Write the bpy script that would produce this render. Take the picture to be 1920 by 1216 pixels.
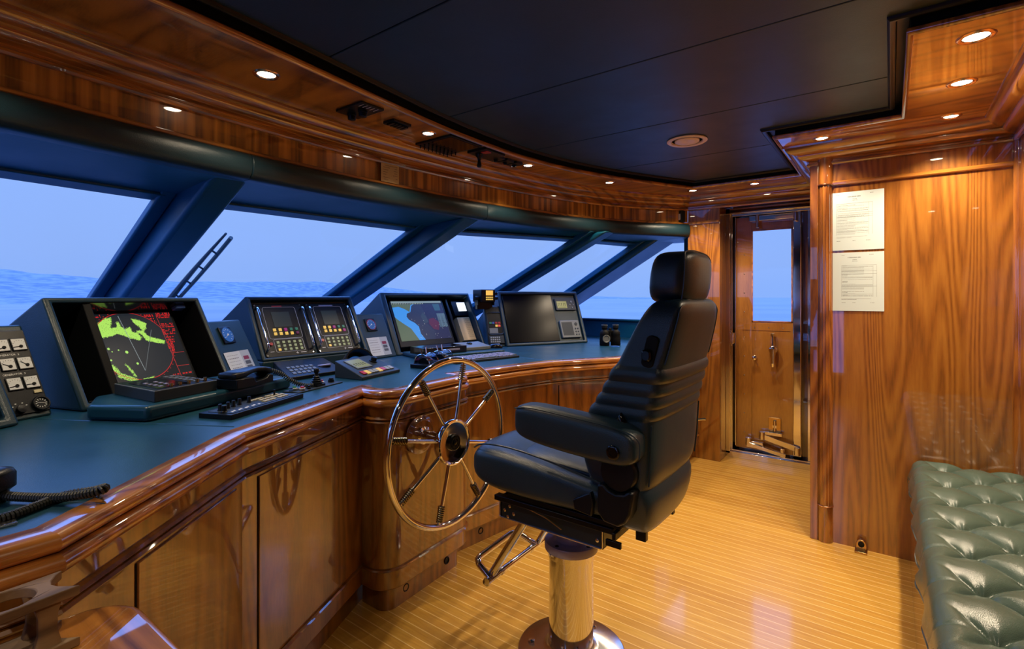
import bpy, bmesh, math, random
import numpy as np
from mathutils import Vector, Matrix
from mathutils.geometry import tessellate_polygon

for o in list(bpy.data.objects):
    bpy.data.objects.remove(o)
SC = bpy.context.scene
COL = SC.collection
PI = math.pi
R = math.radians
random.seed(7)
rng = np.random.default_rng(5)

# ------------------------------------------------------------------ camera
cam_d = bpy.data.cameras.new('camera'); cam = bpy.data.objects.new('camera', cam_d); COL.objects.link(cam)
cam_d.sensor_width = 36.0; cam_d.lens = 955.0 / 1920 * 36; cam_d.shift_y = -52.0 / 1920
cam_d.clip_start = 0.02; cam_d.clip_end = 5000
cam.location = (0, 0, 1.27); cam.rotation_euler = (R(90), 0, R(36.629))
SC.camera = cam
SC.view_settings.view_transform = 'Standard'; SC.view_settings.look = 'None'
SC.view_settings.gamma = 1; SC.view_settings.use_curve_mapping = False
SC.view_settings.exposure = 0.0
SC.cycles.use_denoising = True
SC.cycles.max_bounces = 8; SC.cycles.glossy_bounces = 5; SC.cycles.diffuse_bounces = 4
SC.cycles.transparent_max_bounces = 12
SC.cycles.sample_clamp_indirect = 4.0
SC.cycles.caustics_reflective = False; SC.cycles.caustics_refractive = False

# ------------------------------------------------------------------ dusk sky
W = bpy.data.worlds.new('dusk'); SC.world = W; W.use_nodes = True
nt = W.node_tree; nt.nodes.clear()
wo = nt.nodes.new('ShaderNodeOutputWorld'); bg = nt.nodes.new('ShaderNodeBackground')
tc = nt.nodes.new('ShaderNodeTexCoord'); sp = nt.nodes.new('ShaderNodeSeparateXYZ')
rp = nt.nodes.new('ShaderNodeValToRGB'); nz = nt.nodes.new('ShaderNodeTexNoise')
mp = nt.nodes.new('ShaderNodeMapping'); mp.inputs['Scale'].default_value = (1, 1, 5)
ad = nt.nodes.new('ShaderNodeMath'); ad.operation = 'MULTIPLY_ADD'; ad.inputs[1].default_value = 0.10
nt.links.new(tc.outputs['Generated'], sp.inputs[0]); nt.links.new(tc.outputs['Generated'], mp.inputs[0])
nt.links.new(mp.outputs[0], nz.inputs['Vector']); nz.inputs['Scale'].default_value = 2.0
nt.links.new(nz.outputs['Fac'], ad.inputs[0]); nt.links.new(sp.outputs['Z'], ad.inputs[2])
nt.links.new(ad.outputs[0], rp.inputs[0])
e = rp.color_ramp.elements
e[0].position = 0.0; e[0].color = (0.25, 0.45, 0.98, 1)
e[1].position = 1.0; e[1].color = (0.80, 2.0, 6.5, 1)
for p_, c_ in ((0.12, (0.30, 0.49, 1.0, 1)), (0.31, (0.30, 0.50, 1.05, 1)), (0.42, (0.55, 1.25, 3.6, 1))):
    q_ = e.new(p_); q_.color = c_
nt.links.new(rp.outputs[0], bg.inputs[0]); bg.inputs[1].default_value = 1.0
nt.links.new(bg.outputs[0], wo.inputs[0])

LAMP_W = 46.0      # watts of each ceiling downlight

# ------------------------------------------------------------------ materials
MATS = {}
def newmat(name):
    m = bpy.data.materials.new(name); m.use_nodes = True; MATS[name] = m
    n = m.node_tree; b = n.nodes['Principled BSDF']
    return m, n, b
def setp(b, **k):
    names = {'col': 'Base Color', 'rough': 'Roughness', 'metal': 'Metallic', 'coat': 'Coat Weight', 'coatr': 'Coat Roughness',
             'spec': 'Specular IOR Level', 'emit': 'Emission Color', 'es': 'Emission Strength', 'ior': 'IOR', 'alpha': 'Alpha', 'sheen': 'Sheen Weight'}
    for a, v in k.items():
        if a in ('col', 'emit'): v = (*v, 1)
        b.inputs[names[a]].default_value = v
def plain(name, col, rough=0.5, metal=0.0, bump=0, bscale=300, **k):
    m, n, b = newmat(name); setp(b, col=col, rough=rough, metal=metal, **k)
    if bump:
        t = n.nodes.new('ShaderNodeTexCoord'); z = n.nodes.new('ShaderNodeTexNoise'); z.inputs['Scale'].default_value = bscale
        z.inputs['Detail'].default_value = 3
        u = n.nodes.new('ShaderNodeBump'); u.inputs['Strength'].default_value = bump; u.inputs['Distance'].default_value = 0.002
        n.links.new(t.outputs['Object'], z.inputs['Vector']); n.links.new(z.outputs['Fac'], u.inputs['Height']); n.links.new(u.outputs[0], b.inputs['Normal'])
    return m
def leather(name, c1, c2, rough=0.38, wr=0.25):
    m, n, b = newmat(name); L = n.links
    t = n.nodes.new('ShaderNodeTexCoord')
    a = n.nodes.new('ShaderNodeTexNoise'); a.inputs['Scale'].default_value = 7; a.inputs['Detail'].default_value = 5
    v = n.nodes.new('ShaderNodeTexVoronoi'); v.inputs['Scale'].default_value = 420
    mx = n.nodes.new('ShaderNodeMix'); mx.data_type = 'RGBA'; mx.inputs[6].default_value = (*c1, 1); mx.inputs[7].default_value = (*c2, 1)
    L.new(t.outputs['Object'], a.inputs['Vector']); L.new(t.outputs['Object'], v.inputs['Vector'])
    L.new(a.outputs['Fac'], mx.inputs[0]); L.new(mx.outputs[2], b.inputs['Base Color'])
    u = n.nodes.new('ShaderNodeBump'); u.inputs['Strength'].default_value = wr; u.inputs['Distance'].default_value = 0.0012
    L.new(v.outputs['Distance'], u.inputs['Height'])
    w = n.nodes.new('ShaderNodeBump'); w.inputs['Strength'].default_value = 0.25; w.inputs['Distance'].default_value = 0.004
    L.new(a.outputs['Fac'], w.inputs['Height']); L.new(u.outputs[0], w.inputs['Normal']); L.new(w.outputs[0], b.inputs['Normal'])
    mr = n.nodes.new('ShaderNodeMapRange'); mr.inputs[3].default_value = rough - 0.07; mr.inputs[4].default_value = rough + 0.10
    L.new(a.outputs['Fac'], mr.inputs[0]); L.new(mr.outputs[0], b.inputs['Roughness'])
    b.inputs['Specular IOR Level'].default_value = 0.5
    return m
def wood(name, stretch, dark, mid, light, freq=2.2, rings=16, fine=55, rough=0.3, coat=1.0, fig=0.6, seed=0.0):
    """Varnished teak: contour lines of a stretched noise make the cathedral figure, a finer noise the pores."""
    m, n, b = newmat(name); L = n.links
    t = n.nodes.new('ShaderNodeTexCoord'); mp = n.nodes.new('ShaderNodeMapping'); mp.inputs['Scale'].default_value = stretch
    mp.inputs['Location'].default_value = (seed, seed * 1.7, seed * 0.6)
    L.new(t.outputs['Object'], mp.inputs[0])
    a = n.nodes.new('ShaderNodeTexNoise'); a.inputs['Scale'].default_value = freq; a.inputs['Detail'].default_value = 1.5; a.inputs['Roughness'].default_value = 0.4
    L.new(mp.outputs[0], a.inputs['Vector'])
    k = n.nodes.new('ShaderNodeMath'); k.operation = 'MULTIPLY'; k.inputs[1].default_value = rings * 2
    s = n.nodes.new('ShaderNodeMath'); s.operation = 'SINE'
    L.new(a.outputs['Fac'], k.inputs[0]); L.new(k.outputs[0], s.inputs[0])
    r = n.nodes.new('ShaderNodeMapRange'); r.inputs[1].default_value = -1; r.inputs[2].default_value = 1
    L.new(s.outputs[0], r.inputs[0])
    f = n.nodes.new('ShaderNodeTexNoise'); f.inputs['Scale'].default_value = fine; f.inputs['Detail'].default_value = 4
    L.new(mp.outputs[0], f.inputs['Vector'])
    g = n.nodes.new('ShaderNodeTexNoise'); g.inputs['Scale'].default_value = 1.1; g.inputs['Detail'].default_value = 2
    L.new(mp.outputs[0], g.inputs['Vector'])
    m1 = n.nodes.new('ShaderNodeMix'); m1.inputs[0].default_value = 1 - fig
    L.new(r.outputs[0], m1.inputs[2]); L.new(f.outputs['Fac'], m1.inputs[3])
    m2 = n.nodes.new('ShaderNodeMix'); m2.inputs[0].default_value = 0.3
    L.new(m1.outputs[0], m2.inputs[2]); L.new(g.outputs['Fac'], m2.inputs[3])
    cr = n.nodes.new('ShaderNodeValToRGB'); q = cr.color_ramp.elements
    q[0].position = 0.20; q[0].color = (*dark, 1); q[1].position = 0.78; q[1].color = (*light, 1)
    w = q.new(0.46); w.color = (*mid, 1)
    L.new(m2.outputs[0], cr.inputs[0]); L.new(cr.outputs[0], b.inputs['Base Color'])
    setp(b, rough=rough, coat=coat, coatr=0.025)
    b.inputs['Coat IOR'].default_value = 2.05
    return m
TD, TM, TL = (0.085, 0.021, 0.004), (0.24, 0.072, 0.011), (0.38, 0.135, 0.022)
wood('teak_upright', (3.2, 3.2, 0.45), TD, TM, TL, freq=1.5, rings=55, fig=0.5)
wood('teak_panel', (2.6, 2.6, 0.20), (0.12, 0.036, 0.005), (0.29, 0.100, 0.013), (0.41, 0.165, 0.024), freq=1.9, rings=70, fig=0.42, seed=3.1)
wood('teak_band', (26, 26, 1.0), (0.07, 0.022, 0.004), (0.38, 0.150, 0.020), (0.70, 0.32, 0.055), freq=1.0, rings=6, fine=5, fig=0.55)
wood('teak_along_y', (7, 0.5, 7), (0.12, 0.036, 0.006), (0.35, 0.128, 0.019), (0.54, 0.215, 0.034), freq=1.6, rings=20)
wood('teak_along_x', (0.5, 7, 7), (0.12, 0.036, 0.006), (0.35, 0.128, 0.019), (0.54, 0.215, 0.034), freq=1.6, rings=20)
wood('teak_nosing', (6, 0.8, 6), (0.20, 0.06, 0.010), (0.44, 0.15, 0.022), (0.62, 0.235, 0.036), freq=1.6, rings=14)
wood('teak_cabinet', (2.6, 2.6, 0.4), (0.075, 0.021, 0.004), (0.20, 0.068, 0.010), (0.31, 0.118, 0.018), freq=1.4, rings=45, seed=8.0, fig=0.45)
wood('teak_dark', (4, 4, 0.5), (0.02, 0.006, 0.002), (0.06, 0.017, 0.004), (0.10, 0.03, 0.007), freq=1.5, rings=30)
wood('teak_soffit', (0.6, 4.0, 3), (0.16, 0.054, 0.008), (0.42, 0.168, 0.023), (0.58, 0.26, 0.04), freq=1.3, rings=26, seed=5)
wood('teak_raw', (3, 0.8, 3), (0.07, 0.036, 0.014), (0.18, 0.10, 0.042), (0.29, 0.18, 0.08), freq=3, rings=20, coat=0.0, rough=0.6)
wood('door_veneer', (3, 3, 0.3), (0.20, 0.075, 0.012), (0.34, 0.135, 0.020), (0.42, 0.18, 0.03), freq=1.2, rings=14, fig=0.3)
GL = (0.005, 0.024, 0.036); GL2 = (0.009, 0.036, 0.050)
leather('green_leather', GL, GL2, 0.36)
leather('desk_leather', (0.006, 0.045, 0.076), (0.010, 0.062, 0.098), 0.30, 0.12)  # bluer copy of the green hide, daylight tinted into the colour
leather('window_leather', (0.002, 0.075, 0.14), (0.004, 0.10, 0.18), 0.36)  # same leather with blue window daylight put into its colour
leather('chair_leather', (0.009, 0.026, 0.040), (0.015, 0.038, 0.054), 0.30)
leather('sofa_leather', (0.060, 0.098, 0.078), (0.10, 0.15, 0.12), 0.24, 0.25)
leather('ceiling_vinyl', (0.010, 0.022, 0.023), (0.014, 0.030, 0.030), 0.40, 0.2)
plain('chrome', (0.82, 0.82, 0.84), 0.06, 1.0)
plain('chrome_soft', (0.70, 0.70, 0.72), 0.18, 1.0)
plain('steel_violet', (0.36, 0.34, 0.45), 0.4, 0.2)
plain('brass', (0.62, 0.42, 0.16), 0.22, 1.0)
plain('copper_ring', (0.75, 0.42, 0.26), 0.2, 1.0)
plain('smudged_black', (0.003, 0.003, 0.004), 0.22, spec=0.25)
plain('black_plastic', (0.004, 0.006, 0.009), 0.32, bump=0.15, bscale=600, spec=0.3)
plain('black_matte', (0.0022, 0.003, 0.004), 0.6, bump=0.1, bscale=500, spec=0.2)
plain('black_gloss', (0.003, 0.003, 0.004), 0.12)
plain('grey_plastic', (0.024, 0.034, 0.042), 0.4, bump=0.1, bscale=500, spec=0.35)
plain('grey_light', (0.16, 0.18, 0.18), 0.4)
plain('grey_key', (0.30, 0.32, 0.30), 0.4)
plain('cream_key', (0.55, 0.50, 0.30), 0.45)
plain('white_plastic', (0.75, 0.76, 0.74), 0.35)
plain('mark_white', (0.8, 0.82, 0.82), 0.5)
plain('dial_face', (0.62, 0.66, 0.68), 0.4)
plain('green_key', (0.05, 0.30, 0.16), 0.3)
plain('red_key', (0.45, 0.03, 0.04), 0.3)
plain('blue_key', (0.05, 0.12, 0.4), 0.3)
plain('purple_key', (0.20, 0.02, 0.12), 0.3)
plain('vent_white', (0.85, 0.72, 0.60), 0.4)
plain('card_cream', (0.55, 0.42, 0.22), 0.5)
plain('dark_metal', (0.02, 0.022, 0.024), 0.3, 0.8)
plain('channel_blue', (0.03, 0.045, 0.06), 0.28, 0.5)
plain('grip_bronze', (0.30, 0.25, 0.15), 0.22, 1.0)
plain('rubber', (0.028, 0.032, 0.028), 0.5, bump=0.2)
def glow(name, col, s):
    m, n, b = newmat(name); setp(b, col=(0.02, 0.02, 0.02), emit=col, es=s, rough=0.3); return m
glow('lamp_glow', (1.0, 0.86, 0.62), 22.0)
glow('key_amber', (1.0, 0.62, 0.12), 0.75)
glow('key_dim', (0.55, 0.60, 0.32), 0.42)
glow('key_magenta', (0.50, 0.02, 0.28), 0.5)
glow('lcd_amber', (1.0, 0.50, 0.10), 1.1)
glow('lcd_olive', (0.42, 0.42, 0.12), 0.5)
glow('lcd_green', (0.01, 0.06, 0.08), 0.15)
glow('lamp_white', (0.75, 0.85, 1.0), 1.3)
glow('lamp_warmcard', (0.9, 0.66, 0.30), 0.55)
glow('key_red', (0.9, 0.08, 0.06), 0.7)
glow('dial_blue', (0.03, 0.20, 0.75), 0.35)
# screens and printed sheets carry their picture in a colour attribute
def attrmat(name, emis):
    m, n, b = newmat(name)
    a = n.nodes.new('ShaderNodeAttribute'); a.attribute_name = 'paint'
    if emis:
        setp(b, col=(0.003, 0.003, 0.004), rough=0.3, es=emis, spec=0.2); n.links.new(a.outputs['Color'], b.inputs['Emission Color'])
    else:
        setp(b, rough=0.55); n.links.new(a.outputs['Color'], b.inputs['Base Color'])
    return m
attrmat('screen', 1.0); attrmat('printed', 0)
m, n, b = newmat('turned_steel'); setp(b, col=(0.72, 0.72, 0.74), metal=1.0, rough=0.22)
t = n.nodes.new('ShaderNodeTexCoord'); g = n.nodes.new('ShaderNodeTexGradient'); g.gradient_type = 'RADIAL'; n.links.new(t.outputs['Object'], g.inputs[0])
k = n.nodes.new('ShaderNodeMath'); k.operation = 'MULTIPLY'; k.inputs[1].default_value = 26; n.links.new(g.outputs['Fac'], k.inputs[0])
f = n.nodes.new('ShaderNodeMath'); f.operation = 'FRACT'; n.links.new(k.outputs[0], f.inputs[0])
u = n.nodes.new('ShaderNodeBump'); u.inputs['Strength'].default_value = 0.8; u.inputs['Distance'].default_value = 0.007; n.links.new(f.outputs[0], u.inputs['Height']); n.links.new(u.outputs[0], b.inputs['Normal'])
# glass
def glassmat(name, tint, rough=0.0):
    m = bpy.data.materials.new(name); m.use_nodes = True; MATS[name] = m; n = m.node_tree; n.nodes.clear()
    o = n.nodes.new('ShaderNodeOutputMaterial'); mx = n.nodes.new('ShaderNodeMixShader'); t = n.nodes.new('ShaderNodeBsdfTransparent')
    g = n.nodes.new('ShaderNodeBsdfGlossy'); f = n.nodes.new('ShaderNodeFresnel'); f.inputs[0].default_value = 1.3
    t.inputs[0].default_value = (*tint, 1); g.inputs['Roughness'].default_value = rough
    n.links.new(f.outputs[0], mx.inputs[0]); n.links.new(t.outputs[0], mx.inputs[1]); n.links.new(g.outputs[0], mx.inputs[2]); n.links.new(mx.outputs[0], o.inputs[0])
glassmat('window_glass', (0.97, 0.98, 1.0)); glassmat('dome_glass', (0.75, 0.82, 0.95), 0.02)
# floor: teak planks with pale holly strips, laid fore and aft (along x)
m, n, b = newmat('teak_and_holly'); L = n.links
t = n.nodes.new('ShaderNodeTexCoord'); s = n.nodes.new('ShaderNodeSeparateXYZ'); L.new(t.outputs['Object'], s.inputs[0])
k = n.nodes.new('ShaderNodeMath'); k.operation = 'MULTIPLY'; k.inputs[1].default_value = 1 / 0.0448; L.new(s.outputs['Y'], k.inputs[0])
k0 = n.nodes.new('ShaderNodeMath'); k0.operation = 'ADD'; k0.inputs[1].default_value = 40.79; L.new(k.outputs[0], k0.inputs[0])
fr = n.nodes.new('ShaderNodeMath'); fr.operation = 'FRACT'; L.new(k0.outputs[0], fr.inputs[0])
lt = n.nodes.new('ShaderNodeMath'); lt.operation = 'LESS_THAN'; lt.inputs[1].default_value = 0.085; L.new(fr.outputs[0], lt.inputs[0])
fl = n.nodes.new('ShaderNodeMath'); fl.operation = 'FLOOR'; L.new(k0.outputs[0], fl.inputs[0])
cb = n.nodes.new('ShaderNodeCombineXYZ'); sx = n.nodes.new('ShaderNodeMath'); sx.operation = 'MULTIPLY'; sx.inputs[1].default_value = 0.55
L.new(s.outputs['X'], sx.inputs[0]); L.new(sx.outputs[0], cb.inputs[0]); f3 = n.nodes.new('ShaderNodeMath'); f3.operation = 'MULTIPLY'; f3.inputs[1].default_value = 3.7
L.new(fl.outputs[0], f3.inputs[0]); L.new(f3.outputs[0], cb.inputs[1])
n1 = n.nodes.new('ShaderNodeTexNoise'); n1.inputs['Scale'].default_value = 1.0; n1.inputs['Detail'].default_value = 2; L.new(cb.outputs[0], n1.inputs['Vector'])
mp = n.nodes.new('ShaderNodeMapping'); mp.inputs['Scale'].default_value = (3, 40, 1); L.new(t.outputs['Object'], mp.inputs[0])
n2 = n.nodes.new('ShaderNodeTexNoise'); n2.inputs['Scale'].default_value = 3; n2.inputs['Detail'].default_value = 5; L.new(mp.outputs[0], n2.inputs['Vector'])
m1 = n.nodes.new('ShaderNodeMix'); m1.inputs[0].default_value = 0.5; L.new(n1.outputs['Fac'], m1.inputs[2]); L.new(n2.outputs['Fac'], m1.inputs[3])
cr = n.nodes.new('ShaderNodeValToRGB'); q = cr.color_ramp.elements; q[0].position = 0.3; q[0].color = (0.50, 0.235, 0.030, 1); q[1].position = 0.7; q[1].color = (0.74, 0.43, 0.075, 1)
L.new(m1.outputs[0], cr.inputs[0])
m2 = n.nodes.new('ShaderNodeMix'); m2.data_type = 'RGBA'; L.new(lt.outputs[0], m2.inputs[0]); L.new(cr.outputs[0], m2.inputs[6]); m2.inputs[7].default_value = (0.88, 0.62, 0.24, 1)
L.new(m2.outputs[2], b.inputs['Base Color']); setp(b, rough=0.38, coat=0.55, coatr=0.10)
# outside
def rough_out(name, c1, c2, sc, rough=0.8):
    m, n, b = newmat(name); t = n.nodes.new('ShaderNodeTexCoord'); z = n.nodes.new('ShaderNodeTexNoise'); z.inputs['Scale'].default_value = sc; z.inputs['Detail'].default_value = 6
    mp = n.nodes.new('ShaderNodeMapping'); mp.inputs['Scale'].default_value = (1, 1, 4)
    mx = n.nodes.new('ShaderNodeMix'); mx.data_type = 'RGBA'; mx.inputs[6].default_value = (*c1, 1); mx.inputs[7].default_value = (*c2, 1)
    r = n.nodes.new('ShaderNodeMapRange'); r.inputs[1].default_value = 0.4; r.inputs[2].default_value = 0.6
    n.links.new(t.outputs['Object'], mp.inputs[0]); n.links.new(mp.outputs[0], z.inputs['Vector']); n.links.new(z.outputs['Fac'], r.inputs[0]); n.links.new(r.outputs[0], mx.inputs[0]); n.links.new(mx.outputs[2], b.inputs['Base Color']); setp(b, rough=rough)
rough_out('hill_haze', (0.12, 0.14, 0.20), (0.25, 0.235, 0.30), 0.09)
rough_out('sea_water', (0.19, 0.165, 0.20), (0.24, 0.195, 0.235), 0.02, 0.5)

# ------------------------------------------------------------------ mesh helpers
class MB:
    def __init__(s, M=None): s.v = []; s.f = []; s.M = M or Matrix()
    def add(s, vs, fs, M=None):
        o = len(s.v); T = s.M @ M if M is not None else s.M
        s.v += [tuple(T @ Vector(v)) for v in vs]; s.f += [tuple(i + o for i in f) for f in fs]; return s
    def box(s, x0, x1, y0, y1, z0, z1, M=None):
        vs = [(x, y, z) for z in (z0, z1) for y in (y0, y1) for x in (x0, x1)]
        return s.add(vs, [(0, 2, 3, 1), (4, 5, 7, 6), (0, 1, 5, 4), (2, 6, 7, 3), (0, 4, 6, 2), (1, 3, 7, 5)], M)
    def prism(s, poly, z0, z1, M=None):
        n = len(poly); vs = [(x, y, z0) for x, y in poly] + [(x, y, z1) for x, y in poly]
        return s.add(vs, [tuple(reversed(range(n))), tuple(range(n, 2 * n))] + [(i, (i + 1) % n, n + (i + 1) % n, n + i) for i in range(n)], M)
    def lathe(s, prof, n=32, M=None):      # prof of (r, z) about the local z axis
        vs = []; fs = []
        for r, z in prof:
            vs += [(r * math.cos(2 * PI * i / n), r * math.sin(2 * PI * i / n), z) for i in range(n)]
        for j in range(len(prof) - 1):
            fs += [(j * n + i, j * n + (i + 1) % n, (j + 1) * n + (i + 1) % n, (j + 1) * n + i) for i in range(n)]
        if prof[0][0] > 1e-6: fs.append(tuple(reversed(range(n))))
        if prof[-1][0] > 1e-6: fs.append(tuple(range((len(prof) - 1) * n, len(prof) * n)))
        return s.add(vs, fs, M)
    def cyl(s, r, z0, z1, n=24, M=None): return s.lathe([(r, z0), (r, z1)], n, M)
    def tube(s, pts, r, n=10, closed=False, M=None):
        P = [Vector(p) for p in pts]; m = len(P); vs = []; fs = []; prev = None
        for i, p in enumerate(P):
            if closed: d = P[(i + 1) % m] - P[i - 1]
            else: d = P[min(i + 1, m - 1)] - P[max(i - 1, 0)]
            d.normalize()
            if prev is None:
                a = Vector((0, 0, 1)) if abs(d.z) < 0.9 else Vector((1, 0, 0)); a = (a - d * a.dot(d)).normalized()
            else:
                a = prev - d * prev.dot(d)
                a = a.normalized() if a.length > 1e-6 else prev
            prev = a; b = d.cross(a); rr = r[i] if isinstance(r, (list, tuple)) else r
            vs += [tuple(p + a * math.cos(2 * PI * k / n) * rr + b * math.sin(2 * PI * k / n) * rr) for k in range(n)]
        for j in range(m if closed else m - 1):
            j2 = (j + 1) % m
            fs += [(j * n + k, j * n + (k + 1) % n, j2 * n + (k + 1) % n, j2 * n + k) for k in range(n)]
        if not closed: fs += [tuple(reversed(range(n))), tuple(range((m - 1) * n, m * n))]
        return s.add(vs, fs, M)
    def loft(s, rings, M=None):
        n = len(rings[0]); vs = [p for r_ in rings for p in r_]; fs = []
        for j in range(len(rings) - 1):
            fs += [(j * n + i, j * n + (i + 1) % n, (j + 1) * n + (i + 1) % n, (j + 1) * n + i) for i in range(n)]
        fs += [tuple(reversed(range(n))), tuple(range((len(rings) - 1) * n, len(rings) * n))]
        return s.add(vs, fs, M)
    def sweep(s, path, prof, closed=False, M=None, sub=None, hard=False):   # plan path, profile of (offset towards the room = right of travel, z)
        P = [Vector(p) for p in path]; m = len(P); N = []
        for i in range(m):
            d1 = (P[i] - P[i - 1]).normalized() if i else (P[1] - P[0]).normalized()
            d2 = (P[i + 1] - P[i]).normalized() if i < m - 1 else d1
            n1 = Vector((d1.y, -d1.x)); n2 = Vector((d2.y, -d2.x)); q = (n1 + n2).normalized()
            N.append(q / max(0.35, q.dot(n1)))
        if sub: P = P[sub[0]:sub[1] + 1]; N = N[sub[0]:sub[1] + 1]; m = len(P)
        if hard and m > 2:
            for i in range(m - 1): s.sweep_piece(P[i:i + 2], N[i:i + 2], prof, closed, M, i == 0, i == m - 2)
            return s
        k = len(prof); vs = []
        for p, q in zip(P, N): vs += [(p.x + q.x * o, p.y + q.y * o, z) for o, z in prof]
        fs = []
        for j in range(m - 1):
            for i in range(k if closed else k - 1):
                i2 = (i + 1) % k; fs.append((j * k + i, j * k + i2, (j + 1) * k + i2, (j + 1) * k + i))
        if closed: fs += [tuple(range(k)), tuple(reversed(range((m - 1) * k, m * k)))]
        return s.add(vs, fs, M)
def _piece(s, P, N, prof, closed, M, c0, c1):
    k = len(prof); vs = []; fs = []
    for p, q in zip(P, N): vs += [(p.x + q.x * o, p.y + q.y * o, z) for o, z in prof]
    for i in range(k if closed else k - 1): i2 = (i + 1) % k; fs.append((i, i2, k + i2, k + i))
    if closed and c0: fs.append(tuple(range(k)))
    if closed and c1: fs.append(tuple(reversed(range(k, 2 * k))))
    return s.add(vs, fs, M)
MB.sweep_piece = _piece
def obj(name, mb, mat, parent=None, bevel=0, seg=2, sub=0, angle=38, smooth=True, recalc=True, label=None, cat=None, group=None, kind=None):
    me = bpy.data.meshes.new(name); me.from_pydata(mb.v, [], mb.f); me.validate(clean_customdata=False)
    if recalc:
        bm = bmesh.new(); bm.from_mesh(me); bmesh.ops.recalc_face_normals(bm, faces=bm.faces); bm.to_mesh(me); bm.free()
    if smooth:
        me.polygons.foreach_set('use_smooth', [True] * len(me.polygons)); me.set_sharp_from_angle(angle=R(angle))
    me.materials.append(MATS[mat]); o = bpy.data.objects.new(name, me); COL.objects.link(o)
    if parent: o.parent = parent
    if bevel:
        b = o.modifiers.new('bevel', 'BEVEL'); b.width = bevel; b.segments = seg; b.limit_method = 'ANGLE'; b.angle_limit = R(35); b.harden_normals = False
    if sub:
        q = o.modifiers.new('sub', 'SUBSURF'); q.levels = sub; q.render_levels = sub
    tag(o, label, cat, group, kind); return o
def tag(o, label=None, cat=None, group=None, kind=None):
    if label: o['label'] = label
    if cat: o['category'] = cat
    if group: o['group'] = group
    if kind: o['kind'] = kind
    return o
def thing(name, loc, rz, label, cat, group=None, kind=None):
    o = bpy.data.objects.new(name, None); COL.objects.link(o); o.location = loc; o.rotation_euler = (0, 0, rz); o.empty_display_size = 0.05
    return tag(o, label, cat, group, kind)
def copy_tree(o, parent=None):
    c = o.copy(); COL.objects.link(c)
    if parent: c.parent = parent
    for ch in [x for x in bpy.data.objects if x.parent == o]: copy_tree(ch, c)
    return c
def struct(name, mb, mat, **k): return obj(name, mb, mat, kind='structure', **k)
def paint(name, M, w, h, nx, ny, fn, mat, parent=None, **k):
    """A flat sheet w by h in the xy plane of M whose picture fn(s, t) sits in a colour attribute."""
    S, T = np.meshgrid(np.linspace(0, 1, nx), np.linspace(0, 1, ny)); C = np.asarray(fn(S, T), dtype=np.float32).reshape(-1, 3)
    vs = [tuple(M @ Vector((x * w, y * h, 0))) for x, y in zip(S.ravel(), T.ravel())]
    fs = [(j * nx + i, j * nx + i + 1, (j + 1) * nx + i + 1, (j + 1) * nx + i) for j in range(ny - 1) for i in range(nx - 1)]
    me = bpy.data.meshes.new(name); me.from_pydata(vs, [], fs); a = me.color_attributes.new('paint', 'FLOAT_COLOR', 'POINT')
    a.data.foreach_set('color', np.concatenate([C, np.ones((len(C), 1), np.float32)], 1).ravel()); me.materials.append(MATS[mat])
    o = bpy.data.objects.new(name, me); COL.objects.link(o)
    if parent: o.parent = parent
    return tag(o, **k)
def text(name, s, size, M, mat, parent, align='LEFT', ext=0.0003):
    c = bpy.data.curves.new(name, 'FONT'); c.body = s; c.size = size; c.extrude = ext; c.align_x = align; c.resolution_u = 2
    o = bpy.data.objects.new(name, c); COL.objects.link(o); bpy.context.view_layer.update()
    me = bpy.data.meshes.new_from_object(o.evaluated_get(bpy.context.evaluated_depsgraph_get())); bpy.data.objects.remove(o)
    me.transform(M); me.materials.clear(); me.materials.append(MATS[mat]); o = bpy.data.objects.new(name, me); COL.objects.link(o); o.parent = parent
    return o
def T(x, y, z): return Matrix.Translation((x, y, z))
def RX(a): return Matrix.Rotation(a, 4, 'X')
def RY(a): return Matrix.Rotation(a, 4, 'Y')
def RZ(a): return Matrix.Rotation(a, 4, 'Z')
def inpoly(S, T_, poly):
    r = np.zeros(S.shape, bool); n = len(poly)
    for i in range(n):
        x0, y0 = poly[i]; x1, y1 = poly[(i + 1) % n]
        if y0 == y1: continue
        c = ((y0 > T_) != (y1 > T_)) & (S < (x1 - x0) * (T_ - y0) / (y1 - y0) + x0); r ^= c
    return r
def spline(pts, n=8):
    P = [Vector((*p, 0)[:3]) if len(p) == 2 else Vector(p) for p in pts]; out = []
    for i in range(len(P) - 1):
        a = P[max(i - 1, 0)]; b = P[i]; c = P[i + 1]; d = P[min(i + 2, len(P) - 1)]
        for k in range(n):
            t = k / n; out.append(0.5 * ((2 * b) + (c - a) * t + (2 * a - 5 * b + 4 * c - d) * t * t + (3 * b - a - 3 * c + d) * t ** 3))
    out.append(P[-1]); return out
def spline2(pts, n=8): return [(p.x, p.y) for p in spline(pts, n)]
def rrect(cx, cy, hx, hy, e=4.0, n=32, dip=0):
    out = []
    for i in range(n):
        a = 2 * PI * i / n; c, s_ = math.cos(a), math.sin(a)
        out.append((cx + hx * math.copysign(abs(c) ** (2 / e), c), cy + hy * math.copysign(abs(s_) ** (2 / e), s_)))
    return out
def roundpoly(w, h, r, n=5):
    out = []
    for cx, cy, a0 in ((w - r, r, -90), (w - r, h - r, 0), (r, h - r, 90), (r, r, 180)):
        out += [(cx + r * math.cos(R(a0 + 90 * i / n)), cy + r * math.sin(R(a0 + 90 * i / n))) for i in range(n + 1)]
    return out

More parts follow.
